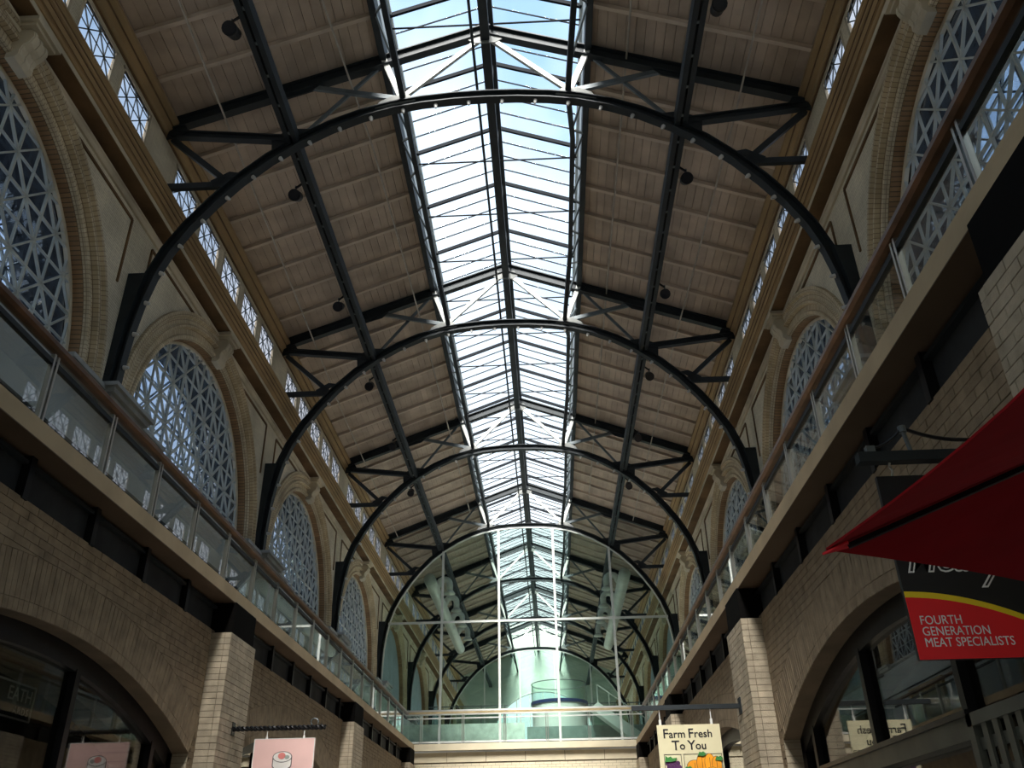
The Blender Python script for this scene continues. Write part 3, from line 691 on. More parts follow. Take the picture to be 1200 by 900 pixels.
# ------------------------------------------------------------------ lower brick walls with segmental arches
AR, AZ, HS = 10.55, 4.05, 4.15      # arch radius, apex height, half span
H1, H2 = .13, .60
BL, BH = .30, .093
MESHC = {}
def shared_brick(L, H, D, m=None):
    m = m or LBRICK; key = (round(L, 3), round(H, 3), round(D, 3), m.name)
    if key not in MESHC: MESHC[key] = MB().box(-D/2, D/2, -L/2, L/2, -H/2, H/2).mesh('brick', m)
    return MESHC[key]
def put(me, name, parent, loc, rx=0.0):
    o = bpy.data.objects.new(name, me); COL.objects.link(o); o.parent = parent; o.location = loc; o.rotation_euler = (rx, 0, 0)
    return o
LOWER = {}
for s in (-1, 1):
    side = SIDE[s]
    X = lambda a, b: sorted((s*a, s*b))
    for k in (1, 2, 3, 0):
        yc = T[k]+BAY/2; near = k == 1
        ya, yb = T[k]+.1, T[k+1]-.1
        czc = AZ-AR
        def arch_z(y, r): return czc+math.sqrt(r*r-(y-yc)**2)
        # mortar wall
        mb = MB(); n = 30
        x0, x1 = s*(WL+.012), s*(WL+.30)
        def col(a, b, za, zb):
            for x in (x0, x1): mb.quad((x, a, za), (x, b, zb), (x, b, 5.10), (x, a, 5.10))
        col(ya, yc-HS, 0, 0); col(yc+HS, yb, 0, 0)
        for i in range(n):
            a = yc-HS+2*HS*i/n; b = yc-HS+2*HS*(i+1)/n; col(a, b, arch_z(a, AR), arch_z(b, AR))
            mb.quad((x0, a, arch_z(a, AR)), (x1, a, arch_z(a, AR)), (x1, b, arch_z(b, AR)), (x0, b, arch_z(b, AR)))
        for y in (yc-HS, yc+HS): mb.quad((x0, y, 0), (x1, y, 0), (x1, y, arch_z(y, AR)), (x0, y, arch_z(y, AR)))
        wl = struct(mb, 'wall_%s.00%d' % (side, k+2), LOWM if k else LBRICKF, 'lower %s brick wall with a wide arch, %s bay' % (side, NAMES[k] if k else 'behind camera'))
        LOWER[(s, k)] = wl
        if k == 0: continue
        J = MB() # joined bricks for the far bays
        tmax = math.asin(HS/AR)
        # header ring and soldier ring
        nh = int(2*tmax*AR/BH)
        soldier = shared_brick(.086, H2-H1-.008, .10); header = shared_brick(.086, H1-.006, .30)
        for i in range(nh):
            a = -tmax+2*tmax*(i+.5)/nh
            for (r0, r1, dep, me) in ((AR, AR+H1, .30, header), (AR+H1, AR+H2, .10, soldier)):
                rm = (r0+r1)/2; y = yc+rm*math.sin(a); z = czc+rm*math.cos(a)
                if near: put(me, 'brick', wl, (s*(WL+dep/2-.004+random.uniform(-.002, .003)), y, z), -a)
                else:
                    w2 = .043*rm/AR; c, q = math.cos(a), math.sin(a); h2 = (r1-r0)/2-.004
                    pts = [(y+u*w2*c+v*h2*q, z-u*w2*q+v*h2*c) for u, v in ((-1, -1), (1, -1), (1, 1), (-1, 1))]
                    J.prism(pts, 'X', s*WL, s*(WL+.1 if dep < .2 else WL+.3))
        # coursed bricks
        cnt = 0; J2 = MB(); zs = czc+AR*math.cos(tmax); yend = (AR+H2)*math.sin(tmax)
        def arc_o(y):
            d = abs(y-yc)
            return czc+math.sqrt((AR+H2+.004)**2-d*d) if d < yend else -1
        def lin_o(y):
            d = abs(y-yc)
            return 99 if d >= yend else (zs+(d-HS)/math.tan(tmax)-.004 if d > HS else -1)
        for j in range(30):
            zt = 5.10-BH*j-.004; zb = zt-BH+.008
            x = ya+(j % 2)*.15-.15
            while x < yb:
                p, q = x+.004, x+BL-.004; x += BL
                p, q = max(p, ya), min(q, yb)
                if q-p < .03: continue
                dx = random.uniform(-.003, .002)
                ys = [p+(q-p)*i/6 for i in range(7)]
                polys = []
                if all(arc_o(y) <= zb for y in ys) and all(lin_o(y) >= zt for y in ys): polys.append(None)
                else:
                    up = [(y, max(zb, arc_o(y))) for y in ys]
                    up = [(y, z) for y, z in up if z < zt-.006 and (abs(y-yc) < yend or True) and arc_o(y) > 0]
                    if len(up) > 1: polys.append(up+[(up[-1][0], zt), (up[0][0], zt)])
                    lo = [(y, min(zt, lin_o(y))) for y in ys]
                    lo = [(y, z) for y, z in lo if z > zb+.006]
                    if len(lo) > 1: polys.append([(y, zb) for y, z in lo]+lo[::-1])
                for pl in polys:
                    if near and cnt < 290 and zb > 3.0:
                        cnt += 1
                        if pl is None:
                            put(shared_brick(q-p, BH-.008, .1), 'brick', wl, (s*(WL+.05+dx), (p+q)/2, (zt+zb)/2))
                        else: MB().prism(pl, 'X', s*(WL+dx), s*(WL+.1)).build('brick', LBRICK, wl)
                    else: J2.prism(pl or [(p, zb), (q, zb), (q, zt), (p, zt)], 'X', s*(WL+dx), s*(WL+.1))
        if J.v: J.build('arch_brickwork', LBRICK, wl, kind='stuff')
        if J2.v: J2.build('brickwork', LBRICK, wl, kind='stuff')
        # jamb returns in brick
        mb = MB()
        for y in (yc-HS, yc+HS):
            j = 0
            while j < 34:
                z = .1+j*BH; mb.box(*X(WL+.004, WL+.29), y-.006, y+.006, z+.004, z+BH-.004); j += 1
        mb.build('jamb_brickwork', PBRICK, wl, kind='stuff')
        # dark arched shop window frame, glass, mullions
        sh = thing('shop_window', 'dark arched shop window under the %s brick arch of the %s wall' % (NAMES[k], side), 'window', (s*4.7, yc, 0), 'arched shop windows')
        gx = WL+.26
        mb = MB(); n = 30; fr = []
        for i in range(n+1):
            a = -tmax+2*tmax*i/n; fr.append((yc+math.sin(a)*AR, czc+math.cos(a)*AR, a))
        for i in range(n):
            (y1, z1, a1), (y2, z2, a2) = fr[i], fr[i+1]; q1, w1 = math.sin(a1)*.24, math.cos(a1)*.24; q2, w2 = math.sin(a2)*.24, math.cos(a2)*.24
            mb.prism([(y1, z1), (y2, z2), (y2-q2, z2-w2), (y1-q1, z1-w1)], 'X', s*(gx-.02), s*(gx+.14))
        mb.box(*X(gx-.02, gx+.14), yc-HS, yc-HS+.2, 0, 3.2); mb.box(*X(gx-.02, gx+.14), yc+HS-.2, yc+HS, 0, 3.2)
        mb.build('frame', BLACK, sh)
        for dy in (-3.95+.0, -1.5, .95, 3.4):
            y = yc+dy; zt_ = arch_z(y, AR)-.2
            if abs(dy) > 3.8: continue
            MB().box(*X(gx-.03, gx+.12), y-.055, y+.055, 0, zt_).build('mullion', BLACK, sh)
        mb = MB(); poly = [(y-math.sin(a)*.1, z-math.cos(a)*.1) for y, z, a in fr]+[(yc+HS-.02, 0), (yc-HS+.02, 0)]
        mb.prism(poly, 'X', s*(gx+.05), s*(gx+.062)); mb.build('pane', SHOPG, sh)
        # inner arch of the shop
        mb = MB()
        for i in range(n):
            a = yc-3.8+7.6*i/n; b = yc-3.8+7.6*(i+1)/n; za, zb = arch_z(a, AR)-.3, arch_z(b, AR)-.3
            mb.quad((s*(gx+.35), a, za), (s*(gx+.75), a, za), (s*(gx+.75), b, zb), (s*(gx+.35), b, zb)); mb.quad((s*(gx+.35), a, za), (s*(gx+.35), b, zb), (s*(gx+.35), b, 5.3), (s*(gx+.35), a, 5.3))
        for y in (yc-3.8, yc+3.8):
            e = math.copysign(.6, y-yc); zz = arch_z(y, AR)-.3
            mb.quad((s*(gx+.35), y, 0), (s*(gx+.75), y, 0), (s*(gx+.75), y, zz), (s*(gx+.35), y, zz)); mb.quad((s*(gx+.35), y, 0), (s*(gx+.35), y+e, 0), (s*(gx+.35), y+e, 5.3), (s*(gx+.35), y, 5.3))
        mb.build('inner_arch', LBRICKF, wl)
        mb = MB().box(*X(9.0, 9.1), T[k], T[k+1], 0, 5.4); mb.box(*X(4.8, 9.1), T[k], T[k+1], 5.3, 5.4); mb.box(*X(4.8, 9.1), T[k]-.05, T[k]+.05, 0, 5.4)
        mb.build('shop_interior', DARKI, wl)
    # pilasters
    for k in (1, 2, 3, 4):
        y = T[k]+(.12 if k > 1 else -.33); hw = .64; y0, y1 = y-hw, y+hw
        if k == 4: y0, y1 = 33.7, 34.95
        p = struct(MB().box(*X(WP+.012, WL+.1), y0+.012, y1-.012, 0, 5.05), 'wall_%s.0%d' % (side, 10+k), PMORT, 'brick pilaster on the %s wall, %s from the camera' % (side, NAMES[k]))
        MB().box(*X(WP+.02, WL+.1), y0+.1, y1-.1, 5.05, 5.56).build('steel_block', MATB, p)
        J = MB(); nc = 28 if k < 3 else 40; cnt = 0
        for j in range(50):
            z = 5.05-BH*(j+.5)
            if z < .1: break
            x = y0 - (j % 2)*.15
            while x < y1-.01:
                a, b = max(x+.004, y0), min(x+BL-.004, y1); x += BL
                if y1-b < .06: b = y1
                if b-a < .03: continue
                if k < 3 and j < 34 and cnt < 290:
                    cnt += 1; L = b-a
                    put(shared_brick(L, BH-.008, .1, PBRICK), 'brick', p, (s*(WP+.05+random.uniform(-.002, .002)), (a+b)/2, z))
                else: J.box(*X(WP, WP+.1), a, b, z-BH/2+.004, z+BH/2-.004)
            for yy, dd in ((y0, 1), (y1, -1)):
                a = WP+.108 if j % 2 else WP+.108
                ylo, yhi = sorted((yy, yy+dd*.1))
                if k < 3 and j < 34 and dd == 1 and cnt < 290:
                    cnt += 1; o = shared_brick(.1, BH-.008, WL+.01-a, PBRICK)
                    put(o, 'brick', p, (s*((a+WL+.01)/2), (ylo+yhi)/2, z))
                else: J.box(*X(a, WL+.01), ylo, yhi, z-BH/2+.004, z+BH/2-.004)
        if J.v: J.build('brickwork', PBRICK, p, kind='stuff')

# details of the left shop: framed sign board behind the glass
sg = thing('sign_board', 'dark framed sign board lettered EATH ARDS behind the left shop glass', 'sign', (-5.2, 10.1, 3.2))
MB().box(-5.24, -5.2, 9.2, 10.76, 3.22, 3.62).build('board', mat('charcoal_board', (.035, .035, .037), .7), sg)
mb = MB(); mb.box(-5.2, -5.185, 9.2, 10.76, 3.60, 3.62).box(-5.2, -5.185, 9.2, 10.76, 3.22, 3.24).box(-5.2, -5.185, 10.74, 10.76, 3.22, 3.62).box(-5.2, -5.185, 9.2, 9.22, 3.22, 3.62)
CHALK = mat('chalk_grey_lettering', (.50, .47, .45), .8)
mb.build('border', CHALK, sg)
text_obj('lettering', 'EATH', .21, FACE_X(-5.19, 10.71, 3.42), CHALK, sg, align='RIGHT')
text_obj('lettering', 'ARDS', .115, FACE_X(-5.19, 10.69, 3.28), CHALK, sg, align='RIGHT', spacing=1.25)
# details of the right shop: transom beam and grille
GRL = mat('olive_grey_metal', (.12, .125, .10), .5, .2)
tr = thing('transom_beam', 'dull metal transom beam across the right shop window', 'beam', (4.6, 10, 2.6))
MB().box(4.56, 4.78, 7.95, 12.6, 2.50, 2.70).build('beam', GRL, tr); MB().box(4.53, 4.8, 7.95, 12.6, 2.68, 2.73).build('cap', BLACK, tr)
gr = thing('metal_grille', 'metal lattice grille standing at the right edge below the red sign', 'grille', (4.5, 7.2, 0))
mb = MB(); mb.box(4.5, 4.56, 6.1, 7.9, 2.58, 2.68).box(4.5, 4.56, 7.8, 7.9, .1, 2.68).box(4.5, 4.56, 6.1, 6.2, .1, 2.68); mb.build('frame', GRL, gr)
for i in range(8):
    y = 7.62-i*.20; MB().box(4.51, 4.535, y-.045, y+.045, .1, 2.58).build('slat', GRL, gr)
for i in range(10):
    z = 2.44-i*.22; MB().box(4.535, 4.555, 6.2, 7.8, z-.045, z+.045).build('slat', GRL, gr)

# ------------------------------------------------------------------ glass screens
def screen(y, label, full=True):
    t = thing('glass_screen', label, 'glass wall', (0, y, 5.78), None)
    y2 = y-.16
    pts = [(-x, z) for x, z in ARC[::-1]]+[(x, z) for x, z in ARC[1:]]
    path = []
    for i, (x, z) in enumerate(pts):
        a, b = pts[max(0, i-1)], pts[min(len(pts)-1, i+1)]; d = Vector((b[0]-a[0], 0, b[1]-a[1])).normalized()
        path.append((Vector((x, y2, z))-Vector((-d.z, 0, d.x))*.17, (0, 1, 0), Vector((-d.z, 0, d.x))))
    MB().sweep(path, [(-.05, -.03), (.05, -.03), (.05, .03), (-.05, .03)]).build('arch_frame', FRAMEW, t)
    def az(x):
        x = abs(x)
        for (xa, za), (xb, zb) in zip(ARC, ARC[1:]):
            if xa <= x <= xb: return za+(zb-za)*(x-xa)/(xb-xa)
        return 9.66
    mx = [-4.3, -1.42, 1.42, 4.3]
    for x in mx: MB().box(x-.055, x+.055, y2-.08, y2+.06, 5.78, az(x)-.18).build('mullion', FRAMEW, t)
    MB().box(-7.0, 7.0, y2-.06, y2+.04, 12.48, 12.58).build('transom', FRAMEW, t)
    MB().box(-7.3, 7.3, y2-.06, y2+.04, 8.12, 8.36).build('transom', FRAMEW, t)
    xs = [-7.3]+mx+[7.3]
    for a, b in zip(xs, xs[1:]):
        MB().box(a+.05, b-.05, y2-.006, y2+.006, 5.8, 8.12).build('pane', WALLG, t)
        for z0, z1 in ((8.36, 12.48), (12.58, 99)):
            n = 10; px = [a+.05+(b-a-.1)*i/n for i in range(n+1)]
            poly = [(px[0], z0)]+[(px[-1], z0)]+[(x, max(z0+.01, min(z1, (az(x) if abs(x) < 7.35 else 9.7)-.17))) for x in px[::-1]]
            MB().prism(poly, 'Y', y2-.006, y2+.006).build('pane', WALLG, t)
    return t
def fixprism(): pass
screen(T[5], 'tall arched glass screen closing the hall behind the bridge')
screen(T[8], 'distant second arched glass screen seen through the first one')

# ------------------------------------------------------------------ behind the screen
t = thing('drum_kiosk', 'round white drum with dark blue rim and curved glass behind the screen', 'kiosk', (1.5, 51.5, 5.78))
cx, cy = 1.5, 51.5
def cyl(r, z0, z1, n=36): 
    m_ = MB(); m_.prism([(cx+r*math.cos(2*math.pi*i/n), cy+r*math.sin(2*math.pi*i/n)) for i in range(n)], 'Z', z0, z1); return m_
cyl(1.52, 5.78, 9.62).build('drum', WHITE, t); cyl(1.6, 9.62, 9.78).build('rim', BLUER, t)
mb = MB(); n = 36
for i in range(n):
    a, b = 2*math.pi*i/n, 2*math.pi*(i+1)/n; mb.quad((cx+1.55*math.cos(a), cy+1.55*math.sin(a), 9.78), (cx+1.55*math.cos(b), cy+1.55*math.sin(b), 9.78), (cx+1.55*math.cos(b), cy+1.55*math.sin(b), 10.75), (cx+1.55*math.cos(a), cy+1.55*math.sin(a), 10.75))
mb.build('curved_glass', WALLG, t)
MB().tube([(cx+1.55*math.cos(2*math.pi*i/36), cy+1.55*math.sin(2*math.pi*i/36), 10.76) for i in range(37)], .025, 5, caps=False).build('top_rail', STEELL, t)
st = thing('stair_flight', 'white sloping underside of a stair right of the white drum', 'staircase', (4.5, 49, 5.78))
MB().prism([(3.1, 9.0), (3.5, 9.3), (6.3, 7.3), (6.3, 6.6)], 'Y', 48.5, 49.6).build('flight', WHITE, st)
MB().box(6.0, 6.3, 48.5, 49.6, 5.78, 7.0).build('stair_foot', WHITE, st)
for i in range(5):
    x = 3.5+i*.6; z = 9.3-(x-3.5)*.714; MB().box(x-.02, x+.02, 48.55, 48.6, z-.1, z+.9).build('baluster', FRAMEW, st)
MB().beam((3.5, 48.58, 10.2), (6.2, 48.58, 8.27), .05, .05).build('handrail', FRAMEW, st)
o = MB().box(-6.6, -.35, 47.0, 47.2, 5.78, 8.15).build('parapet', mat('pale_green_paint', (.86, .88, .80), .6)); tagm(o, 'pale green parapet band low behind the glass screen, left half', 'parapet')
o = MB().box(-.3, 6.8, 49.7, 49.8, 5.78, 8.3).build('parapet', mat('grey_green_paint', (.26, .31, .29), .6)); tagm(o, 'grey green parapet under the white drum, right half', 'parapet')
o = MB().box(-7, 7, 46.6, 46.8, 5.78, 7.25).build('counter', mat('dark_slate', (.05, .055, .06), .5)); tagm(o, 'dark counter front low behind the glass screen', 'counter')
o = MB()
for s_, nm in ((-1, 'left'), (1, 'right')):
    t = thing('gallery_railing', 'distant gallery railing on the %s side behind the screen' % nm, 'railing', (s_*4, 60, 9.0), 'gallery railings behind the screen')
    MB().beam((s_*1.9, 62, 11.35), (s_*7.3, 62, 11.35), .06, .06).build('rail', STEELL, t)
    MB().box(min(s_*1.9, s_*7.3), max(s_*1.9, s_*7.3), 61.99, 62.0, 9.6, 11.2).build('glass_panel', WALLG, t)
    for i in range(4): MB().box(s_*(2.1+1.6*i)-.03, s_*(2.1+1.6*i)+.03, 61.95, 62.05, 9.4, 11.4).build('post', STEELL, t)
    MB().box(min(s_*1.9, s_*7.4), max(s_*1.9, s_*7.4), 61.9, 63.5, 9.2, 9.5).build('gallery_floor', WHITE, t)
    # air ducts with gooseneck branches
    DUCT = mat('pale_duct', (.62, .60, .54), .45, .1, .06, 1.0)
    d = thing('air_duct', 'big pale round air duct under the %s roof slope behind the screen' % nm, 'duct', (s_*5.1, 50, 15.0), 'round air ducts behind the screen')
    mb = MB(); pts = [(s_*5.1, 44.6, 15.0)]+[(s_*5.1, 44.6+.98*i, 15.0) for i in range(1, 18)]; mb.tube(pts, .31, 16); mb.build('main_duct', DUCT, d, smooth=True)
    for i in range(4):
        y = 46.6+3.6*i
        pts = []
        for q in range(13):
            a = math.pi*q/12; pts.append((s_*(4.55-.45*math.cos(a)*1.0), y, 15.15+.5*math.sin(a)))
        pts = [(s_*4.95, y, 15.0)]+pts[0:]+[(s_*4.0+(-s_)*-.1, y, 14.8)]
        pts = [(s_*5.0, y, 15.15)]+[(s_*(4.55+.30*math.cos(math.pi*q/12)), y, 15.25+.30*math.sin(math.pi*q/12)) for q in range(13)]+[(s_*4.25, y, 14.9)]
        MB().tube(pts, .17, 12).build('gooseneck', DUCT, d, smooth=True)
        MB().tube([(s_*4.25, y, 14.92), (s_*4.25, y, 14.8), (s_*4.25, y, 14.74)], [.18, .29, .30], 14).build('diffuser', DUCT, d, smooth=True)

# ------------------------------------------------------------------ hanging signs
def oval(cx_, cz_, rx, rz_, n=28): return [(cx_+rx*math.cos(2*math.pi*i/n), cz_+rz_*math.sin(2*math.pi*i/n)) for i in range(n)]
# cream sign on the right
Y = 15.0
CREAM = mat('cream_paint', (.70, .64, .42), .55, 0, .03, 3.0); INK = mat('black_ink', (.02, .018, .02), .6)
t = thing('sign_bracket', 'dark straight bar holding the cream sign out from the right pilaster', 'bracket', (4.1, Y, 3.86))
MB().box(2.34, 4.14, Y-.04, Y+.04, 3.83, 3.90).build('bar', STEEL, t)
MB().box(4.08, 4.13, Y-.09, Y+.09, 3.74, 3.99).build('wall_plate', STEEL, t)
s1 = thing('hanging_sign', 'cream sign reading Farm Fresh To You with painted vegetables', 'sign', (3.2, Y, 2.4), 'hanging shop signs')
x0, x1, zt = 2.72, 3.72, 3.60
MB().box(x0, x1, Y-.02, Y+.02, zt-1.25, zt).build('board', CREAM, s1)
for x in (2.78, 3.60):
    MB().tube([(x, Y, 3.828), (x, Y, 3.66)], .009, 6).tube([(x, Y, 3.68), (x, Y, 3.59)], .022, 6).build('hanger', WHITE, s1)
for tx, sz_, xx, zz in (('F', .20, 2.80, 3.40), ('arm', .165, 2.895, 3.405), ('F', .20, 3.20, 3.40), ('resh', .165, 3.295, 3.405), ('T', .20, 2.93, 3.225), ('o', .165, 3.05, 3.23), ('Y', .20, 3.18, 3.225), ('ou', .165, 3.30, 3.23)):
    text_obj('lettering', tx, sz_, FACE_Y(xx, Y-.022, zz), INK, s1, sx=1.02, offset=.0025)
mb = MB(); f = Y-.024
for a, b, c, d in ((x0+.07, x0+.34, 3.155, 3.163), (x0+.38, x0+.98, 3.155, 3.163)): mb.box(a, b, f, f+.004, c, d)
for x in (x0+.07, x0+.335, x0+.38, x0+.972): mb.box(x, x+.008, f, f+.004, 2.45, 3.163)
mb.build('ruled_frame', INK, s1)
PUR = mat('grape_purple', (.09, .03, .10), .5, rnd=.2); ORG = mat('pepper_orange', (.85, .33, .02), .5, rnd=.08); GRN = mat('leaf_green', (.05, .22, .05), .6)
for j in range(5):
    for i in range(4 if j < 3 else 3):
        x = x0+.115+i*.055+(j % 2)*.02; z = 3.03-j*.06
        MB().prism(oval(x, z, .034, .036, 12), 'Y', f-.004-.0007*(i+4*j), f+.004).build('painted_grape', PUR, s1)
MB().prism([(x0+.08, 3.05), (x0+.09, 3.14), (x0+.13, 3.11), (x0+.17, 3.13), (x0+.2, 3.10), (x0+.27, 3.11), (x0+.24, 3.06), (x0+.16, 3.05)], 'Y', f-.020, f+.004).build('painted_leaf', GRN, s1)
for q_, (cx0, cz0, rx, rz0) in enumerate(((x0+.54, 2.98, .12, .09), (x0+.66, 3.02, .085, .14), (x0+.78, 3.02, .08, .14), (x0+.885, 3.0, .075, .12), (x0+.56, 2.82, .15, .11), (x0+.80, 2.83, .15, .13))):
    dq = .003*q_
    MB().prism(oval(cx0, cz0, rx+.006, rz0+.006, 18), 'Y', f-.002-dq, f+.004).build('painted_outline', INK, s1)
    MB().box(cx0-.003, cx0+.003, f-.0045-dq, f-.003-dq, cz0-rz0*.7, cz0+rz0*.6).build('painted_line', INK, s1)
    MB().prism(oval(cx0, cz0, rx, rz0, 18), 'Y', f-.0035-dq, f+.004).build('painted_squash', ORG, s1)
for cx0, cz0 in ((x0+.66, 3.16), (x0+.92, 3.09), (x0+.43, 2.95)):
    MB().prism([(cx0-.06, cz0-.03), (cx0-.03, cz0+.03), (cx0, cz0+.02), (cx0+.03, cz0+.035), (cx0+.07, cz0), (cx0+.03, cz0-.04), (cx0-.02, cz0-.03)], 'Y', f-.024, f+.004).build('painted_leaf', GRN, s1)
# pink sign on the left
Y = 14.75
t = thing('sign_bracket', 'twisted iron rope bar holding the pink sign out from the left pilaster', 'bracket', (-4.1, Y, 3.66))
mb = MB(); n = 90
for ph in (0, math.pi):
    mb.tube([(-4.12+1.52*i/n, Y+.022*math.cos(ph+i*.75), 3.66+.022*math.sin(ph+i*.75)) for i in range(n+1)], .022, 6)
mb.build('twisted_bar', BLACK, t)
MB().tube([(-2.78+.06*math.cos(a*.5), Y, 3.74+.055*math.sin(a*.5)) for a in range(-1, 9)], .008, 5).build('scroll', STEELL, t)
MB().box(-4.13, -4.09, Y-.07, Y+.07, 3.56, 3.76).build('wall_plate', BLACK, t)
s2 = thing('hanging_sign', 'pink sign with a drawn round white cake roll', 'sign', (-3.23, Y, 2.4), 'hanging shop signs')
PINK = mat('pink_paint', (.80, .52, .48), .55, 0, .04, 2.0); x0, x1 = -3.72, -2.74
MB().box(x0, x1, Y-.02, Y+.02, 2.3, 3.50).build('board', PINK, s2)
mb = MB(); mb.box(x0, x1, Y-.024, Y-.02, 3.492, 3.50).box(x0, x0+.012, Y-.024, Y-.02, 2.3, 3.5).box(x1-.012, x1, Y-.024, Y-.02, 2.3, 3.5); mb.build('edge_line', WHITE, s2)
for x in (-3.53, -2.93): MB().tube([(x, Y, 3.612), (x, Y, 3.50)], .008, 6).tube([(x, Y, 3.53), (x, Y, 3.49)], .018, 6).build('hanger', WHITE, s2)
f = Y-.024; c0 = -3.24; LINE = mat('grey_drawn_line', (.10, .08, .08), .6); CAKEW = mat('cake_white', (.80, .76, .72), .6)
MB().prism([(c0-.155, 3.10)]+[(c0+.155*math.cos(math.pi+math.pi*i/14), 3.10+.07*math.sin(math.pi+math.pi*i/14)) for i in range(15)]+[(c0+.155, 3.22), (c0-.155, 3.22)], 'Y', f-.002, f+.004).build('drawn_outline', LINE, s2)
MB().prism([(c0-.142, 3.105)]+[(c0+.142*math.cos(math.pi+math.pi*i/14), 3.105+.062*math.sin(math.pi+math.pi*i/14)) for i in range(15)]+[(c0+.142, 3.22), (c0-.142, 3.22)], 'Y', f-.004, f+.004).build('drawn_cake', CAKEW, s2)
MB().prism(oval(c0, 3.225, .155, .082), 'Y', f-.006, f+.004).build('drawn_outline', LINE, s2)
MB().prism(oval(c0, 3.225, .143, .072), 'Y', f-.008, f+.004).build('drawn_cake', CAKEW, s2)
MB().prism(oval(c0-.01, 3.24, .06, .048), 'Y', f-.010, f+.004).build('drawn_filling', mat('salmon_fill', (.75, .25, .22), .6), s2)
MB().prism(oval(c0+.075, 3.22, .04, .03), 'Y', f-.010, f+.004).build('drawn_filling', mat('grey_fill', (.35, .38, .34), .6), s2)
# black and red sign, near right
Y = 4.75
t = thing('sign_bracket', 'dark channel bar with curved iron stays above the black and red sign', 'bracket', (4.1, Y, 3.68))
MB().box(2.88, 4.14, Y-.035, Y+.035, 3.64, 3.70).build('bar', STEEL, t)
for x in (3.18, 3.88): MB().tube([(x+.02, Y, 3.70), (x, Y, 3.85)], .014, 6).tube([(x, Y, 3.83), (x, Y, 3.87)], .025, 8).build('stay_post', STEELL, t)
MB().box(2.94, 2.99, Y-.02, Y+.02, 3.70, 3.745).build('cable_lug', STEELL, t)
mb = MB(); mb.tube([(2.97+.21*u, Y, 3.735+.125*u**1.8) for u in (0, .25, .5, .75, 1)], .009, 6); mb.tube([(3.18+.70*u, Y, 3.86-.36*u*(1-u)) for u in [i/12 for i in range(13)]], .011, 6)
mb.build('curved_stay', BLACK, t)
s3 = thing('hanging_sign', 'black and red sign reading Fourth Generation Meat Specialists', 'sign', (3.32, Y, 2.5), 'hanging shop signs')
x0, x1, zb_, zt = 2.96, 3.70, 2.52, 3.55
SB = mat('sign_black', (.012, .012, .014), .45); SR = mat('sign_red', (.88, .016, .024), .45, 0, .03); SY = mat('sign_yellow', (.95, .70, .02), .45, 0, .03)
MB().box(x0, x1, Y-.015, Y+.015, zb_, zt).build('board', SB, s3)
def arcz(x): u = (x-2.96); return 2.878-.02*u-.36*u*u
n = 20; xs = [x0+(x1-x0)*i/n for i in range(n+1)]; f = Y-.018
MB().prism([(x, arcz(x)) for x in xs]+[(x, arcz(x)-.032) for x in xs[::-1]], 'Y', f, f+.004).build('yellow_band', SY, s3)
MB().prism([(x, arcz(x)-.030) for x in xs]+[(x1, zb_), (x0, zb_)], 'Y', f+.0005, f+.004).build('red_field', SR, s3)
LW = mat('lettering_white', (.95, .94, .93), .5)
for i, tx in enumerate(('FOURTH', 'GENERATION', 'MEAT SPECIALISTS')):
    text_obj('lettering', tx, .066, FACE_Y(3.005, f-.001, 2.70-i*.058), LW, s3, ext=.001, sx=.86)
def outlined(tx, size, x, z):
    text_obj('lettering_outline', tx, size, FACE_Y(x, f-.001, z), LW, s3, ext=.001, shear=.35, offset=.006, sx=1.0)
    text_obj('lettering_fill', tx, size, FACE_Y(x, f-.003, z), SB, s3, ext=.001, shear=.35, offset=-.003, sx=1.0)
outlined('Meat', .20, 3.00, 2.985)
outlined('y', .20, 3.40, 2.94)
for x in (3.06, 3.6): MB().tube([(x, Y+.012*math.sin(q*.9), 3.64-q*.011) for q in range(10)], .007, 5).build('hanger', CHROME, s3)

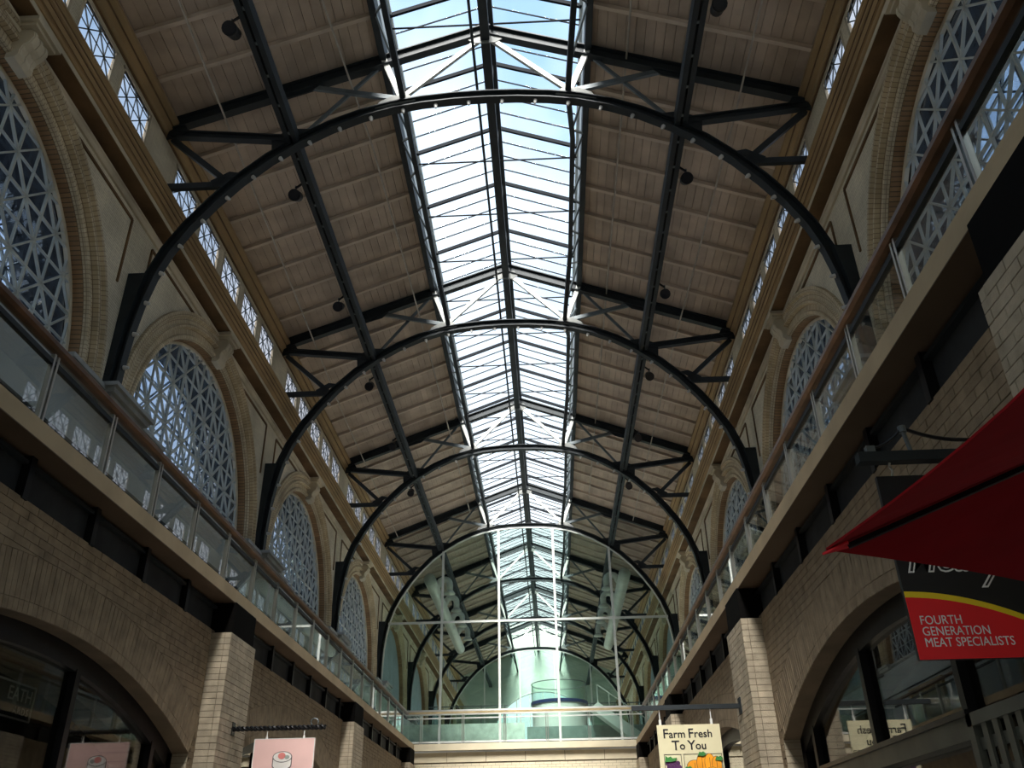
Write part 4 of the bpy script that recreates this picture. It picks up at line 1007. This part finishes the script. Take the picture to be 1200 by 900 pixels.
# ------------------------------------------------------------------ red umbrella
UMB = mat('red_canvas', (.22, .003, .006), .75, 0, .06, 6.0, spec=.1)
tip = Vector((CX+.715, 2.18, 2.30)); R0 = 1.55
bis = math.radians(-27.1); hub = Vector((tip.x+R0*math.cos(bis), tip.y+R0*math.sin(bis), 2.30)); TOP = hub+Vector((0, 0, .42))
u = thing('market_umbrella', 'red canvas market umbrella reaching in from the right edge', 'umbrella', (hub.x, hub.y, 0))
cor = [Vector((hub.x+R0*math.cos(bis+math.pi+i*math.pi/3), hub.y+R0*math.sin(bis+math.pi+i*math.pi/3), 2.30)) for i in range(6)]
for i in range(6):
    a, b = cor[i], cor[(i+1) % 6]; mb = MB(); n, m = 10, 8; th = .006
    for lay in (0, 1):
        for q in range(m+1):
            v = q/m
            for p in range(n+1):
                w_ = p/n; e = a.lerp(b, w_); mid = (hub-e); e = e+Vector((mid.x, mid.y, 0)).normalized()*(.07*4*w_*(1-w_))
                P_ = e.lerp(TOP, v); P_ = P_+Vector((0, 0, -.05*math.sin(math.pi*w_)*math.sin(math.pi*v)+lay*th)); mb.v.append(tuple(P_))
    N1 = (n+1)*(m+1)
    for lay in (0, 1):
        for q in range(m):
            for p in range(n):
                k0 = lay*N1+q*(n+1)+p; mb.f.append((k0, k0+1, k0+n+2, k0+n+1))
    for p in range(n): mb.f.append((p, p+1, N1+p+1, N1+p))
    mb.build('canopy_panel', UMB, u)
for c in cor:
    d = (TOP-c); MB().beam(c+d*.035+Vector((0, 0, -.014)), TOP+Vector((0, 0, -.014)), .013, .012).build('rib', BLACK, u)
# added bright piece at each tip: light on the canvas put into colour
for c in cor:
    inn = (TOP-c).normalized(); side_ = Vector((-inn.y, inn.x, 0)).normalized()
    mb = MB(); p0 = c-inn*.012; q1 = c+inn*.06+side_*.022; q2 = c+inn*.06-side_*.022
    for dz in (-.008, -.002): mb.v += [tuple(p0+Vector((0, 0, dz))), tuple(q1+Vector((0, 0, dz-.004))), tuple(q2+Vector((0, 0, dz-.004)))]
    mb.f += [(0, 1, 2), (3, 5, 4), (0, 3, 4, 1), (1, 4, 5, 2), (2, 5, 3, 0)]
    mb.build('lit_tip', mat('lit_red_canvas', (.75, .02, .03), .7), u)
MB().tube([(hub.x, hub.y, 0.05), (hub.x, hub.y, 2.78)], .025, 12).build('pole', STEELL, u)
MB().tube([(hub.x, hub.y, 0), (hub.x, hub.y, .06)], .3, 20).build('base', BLACK, u)
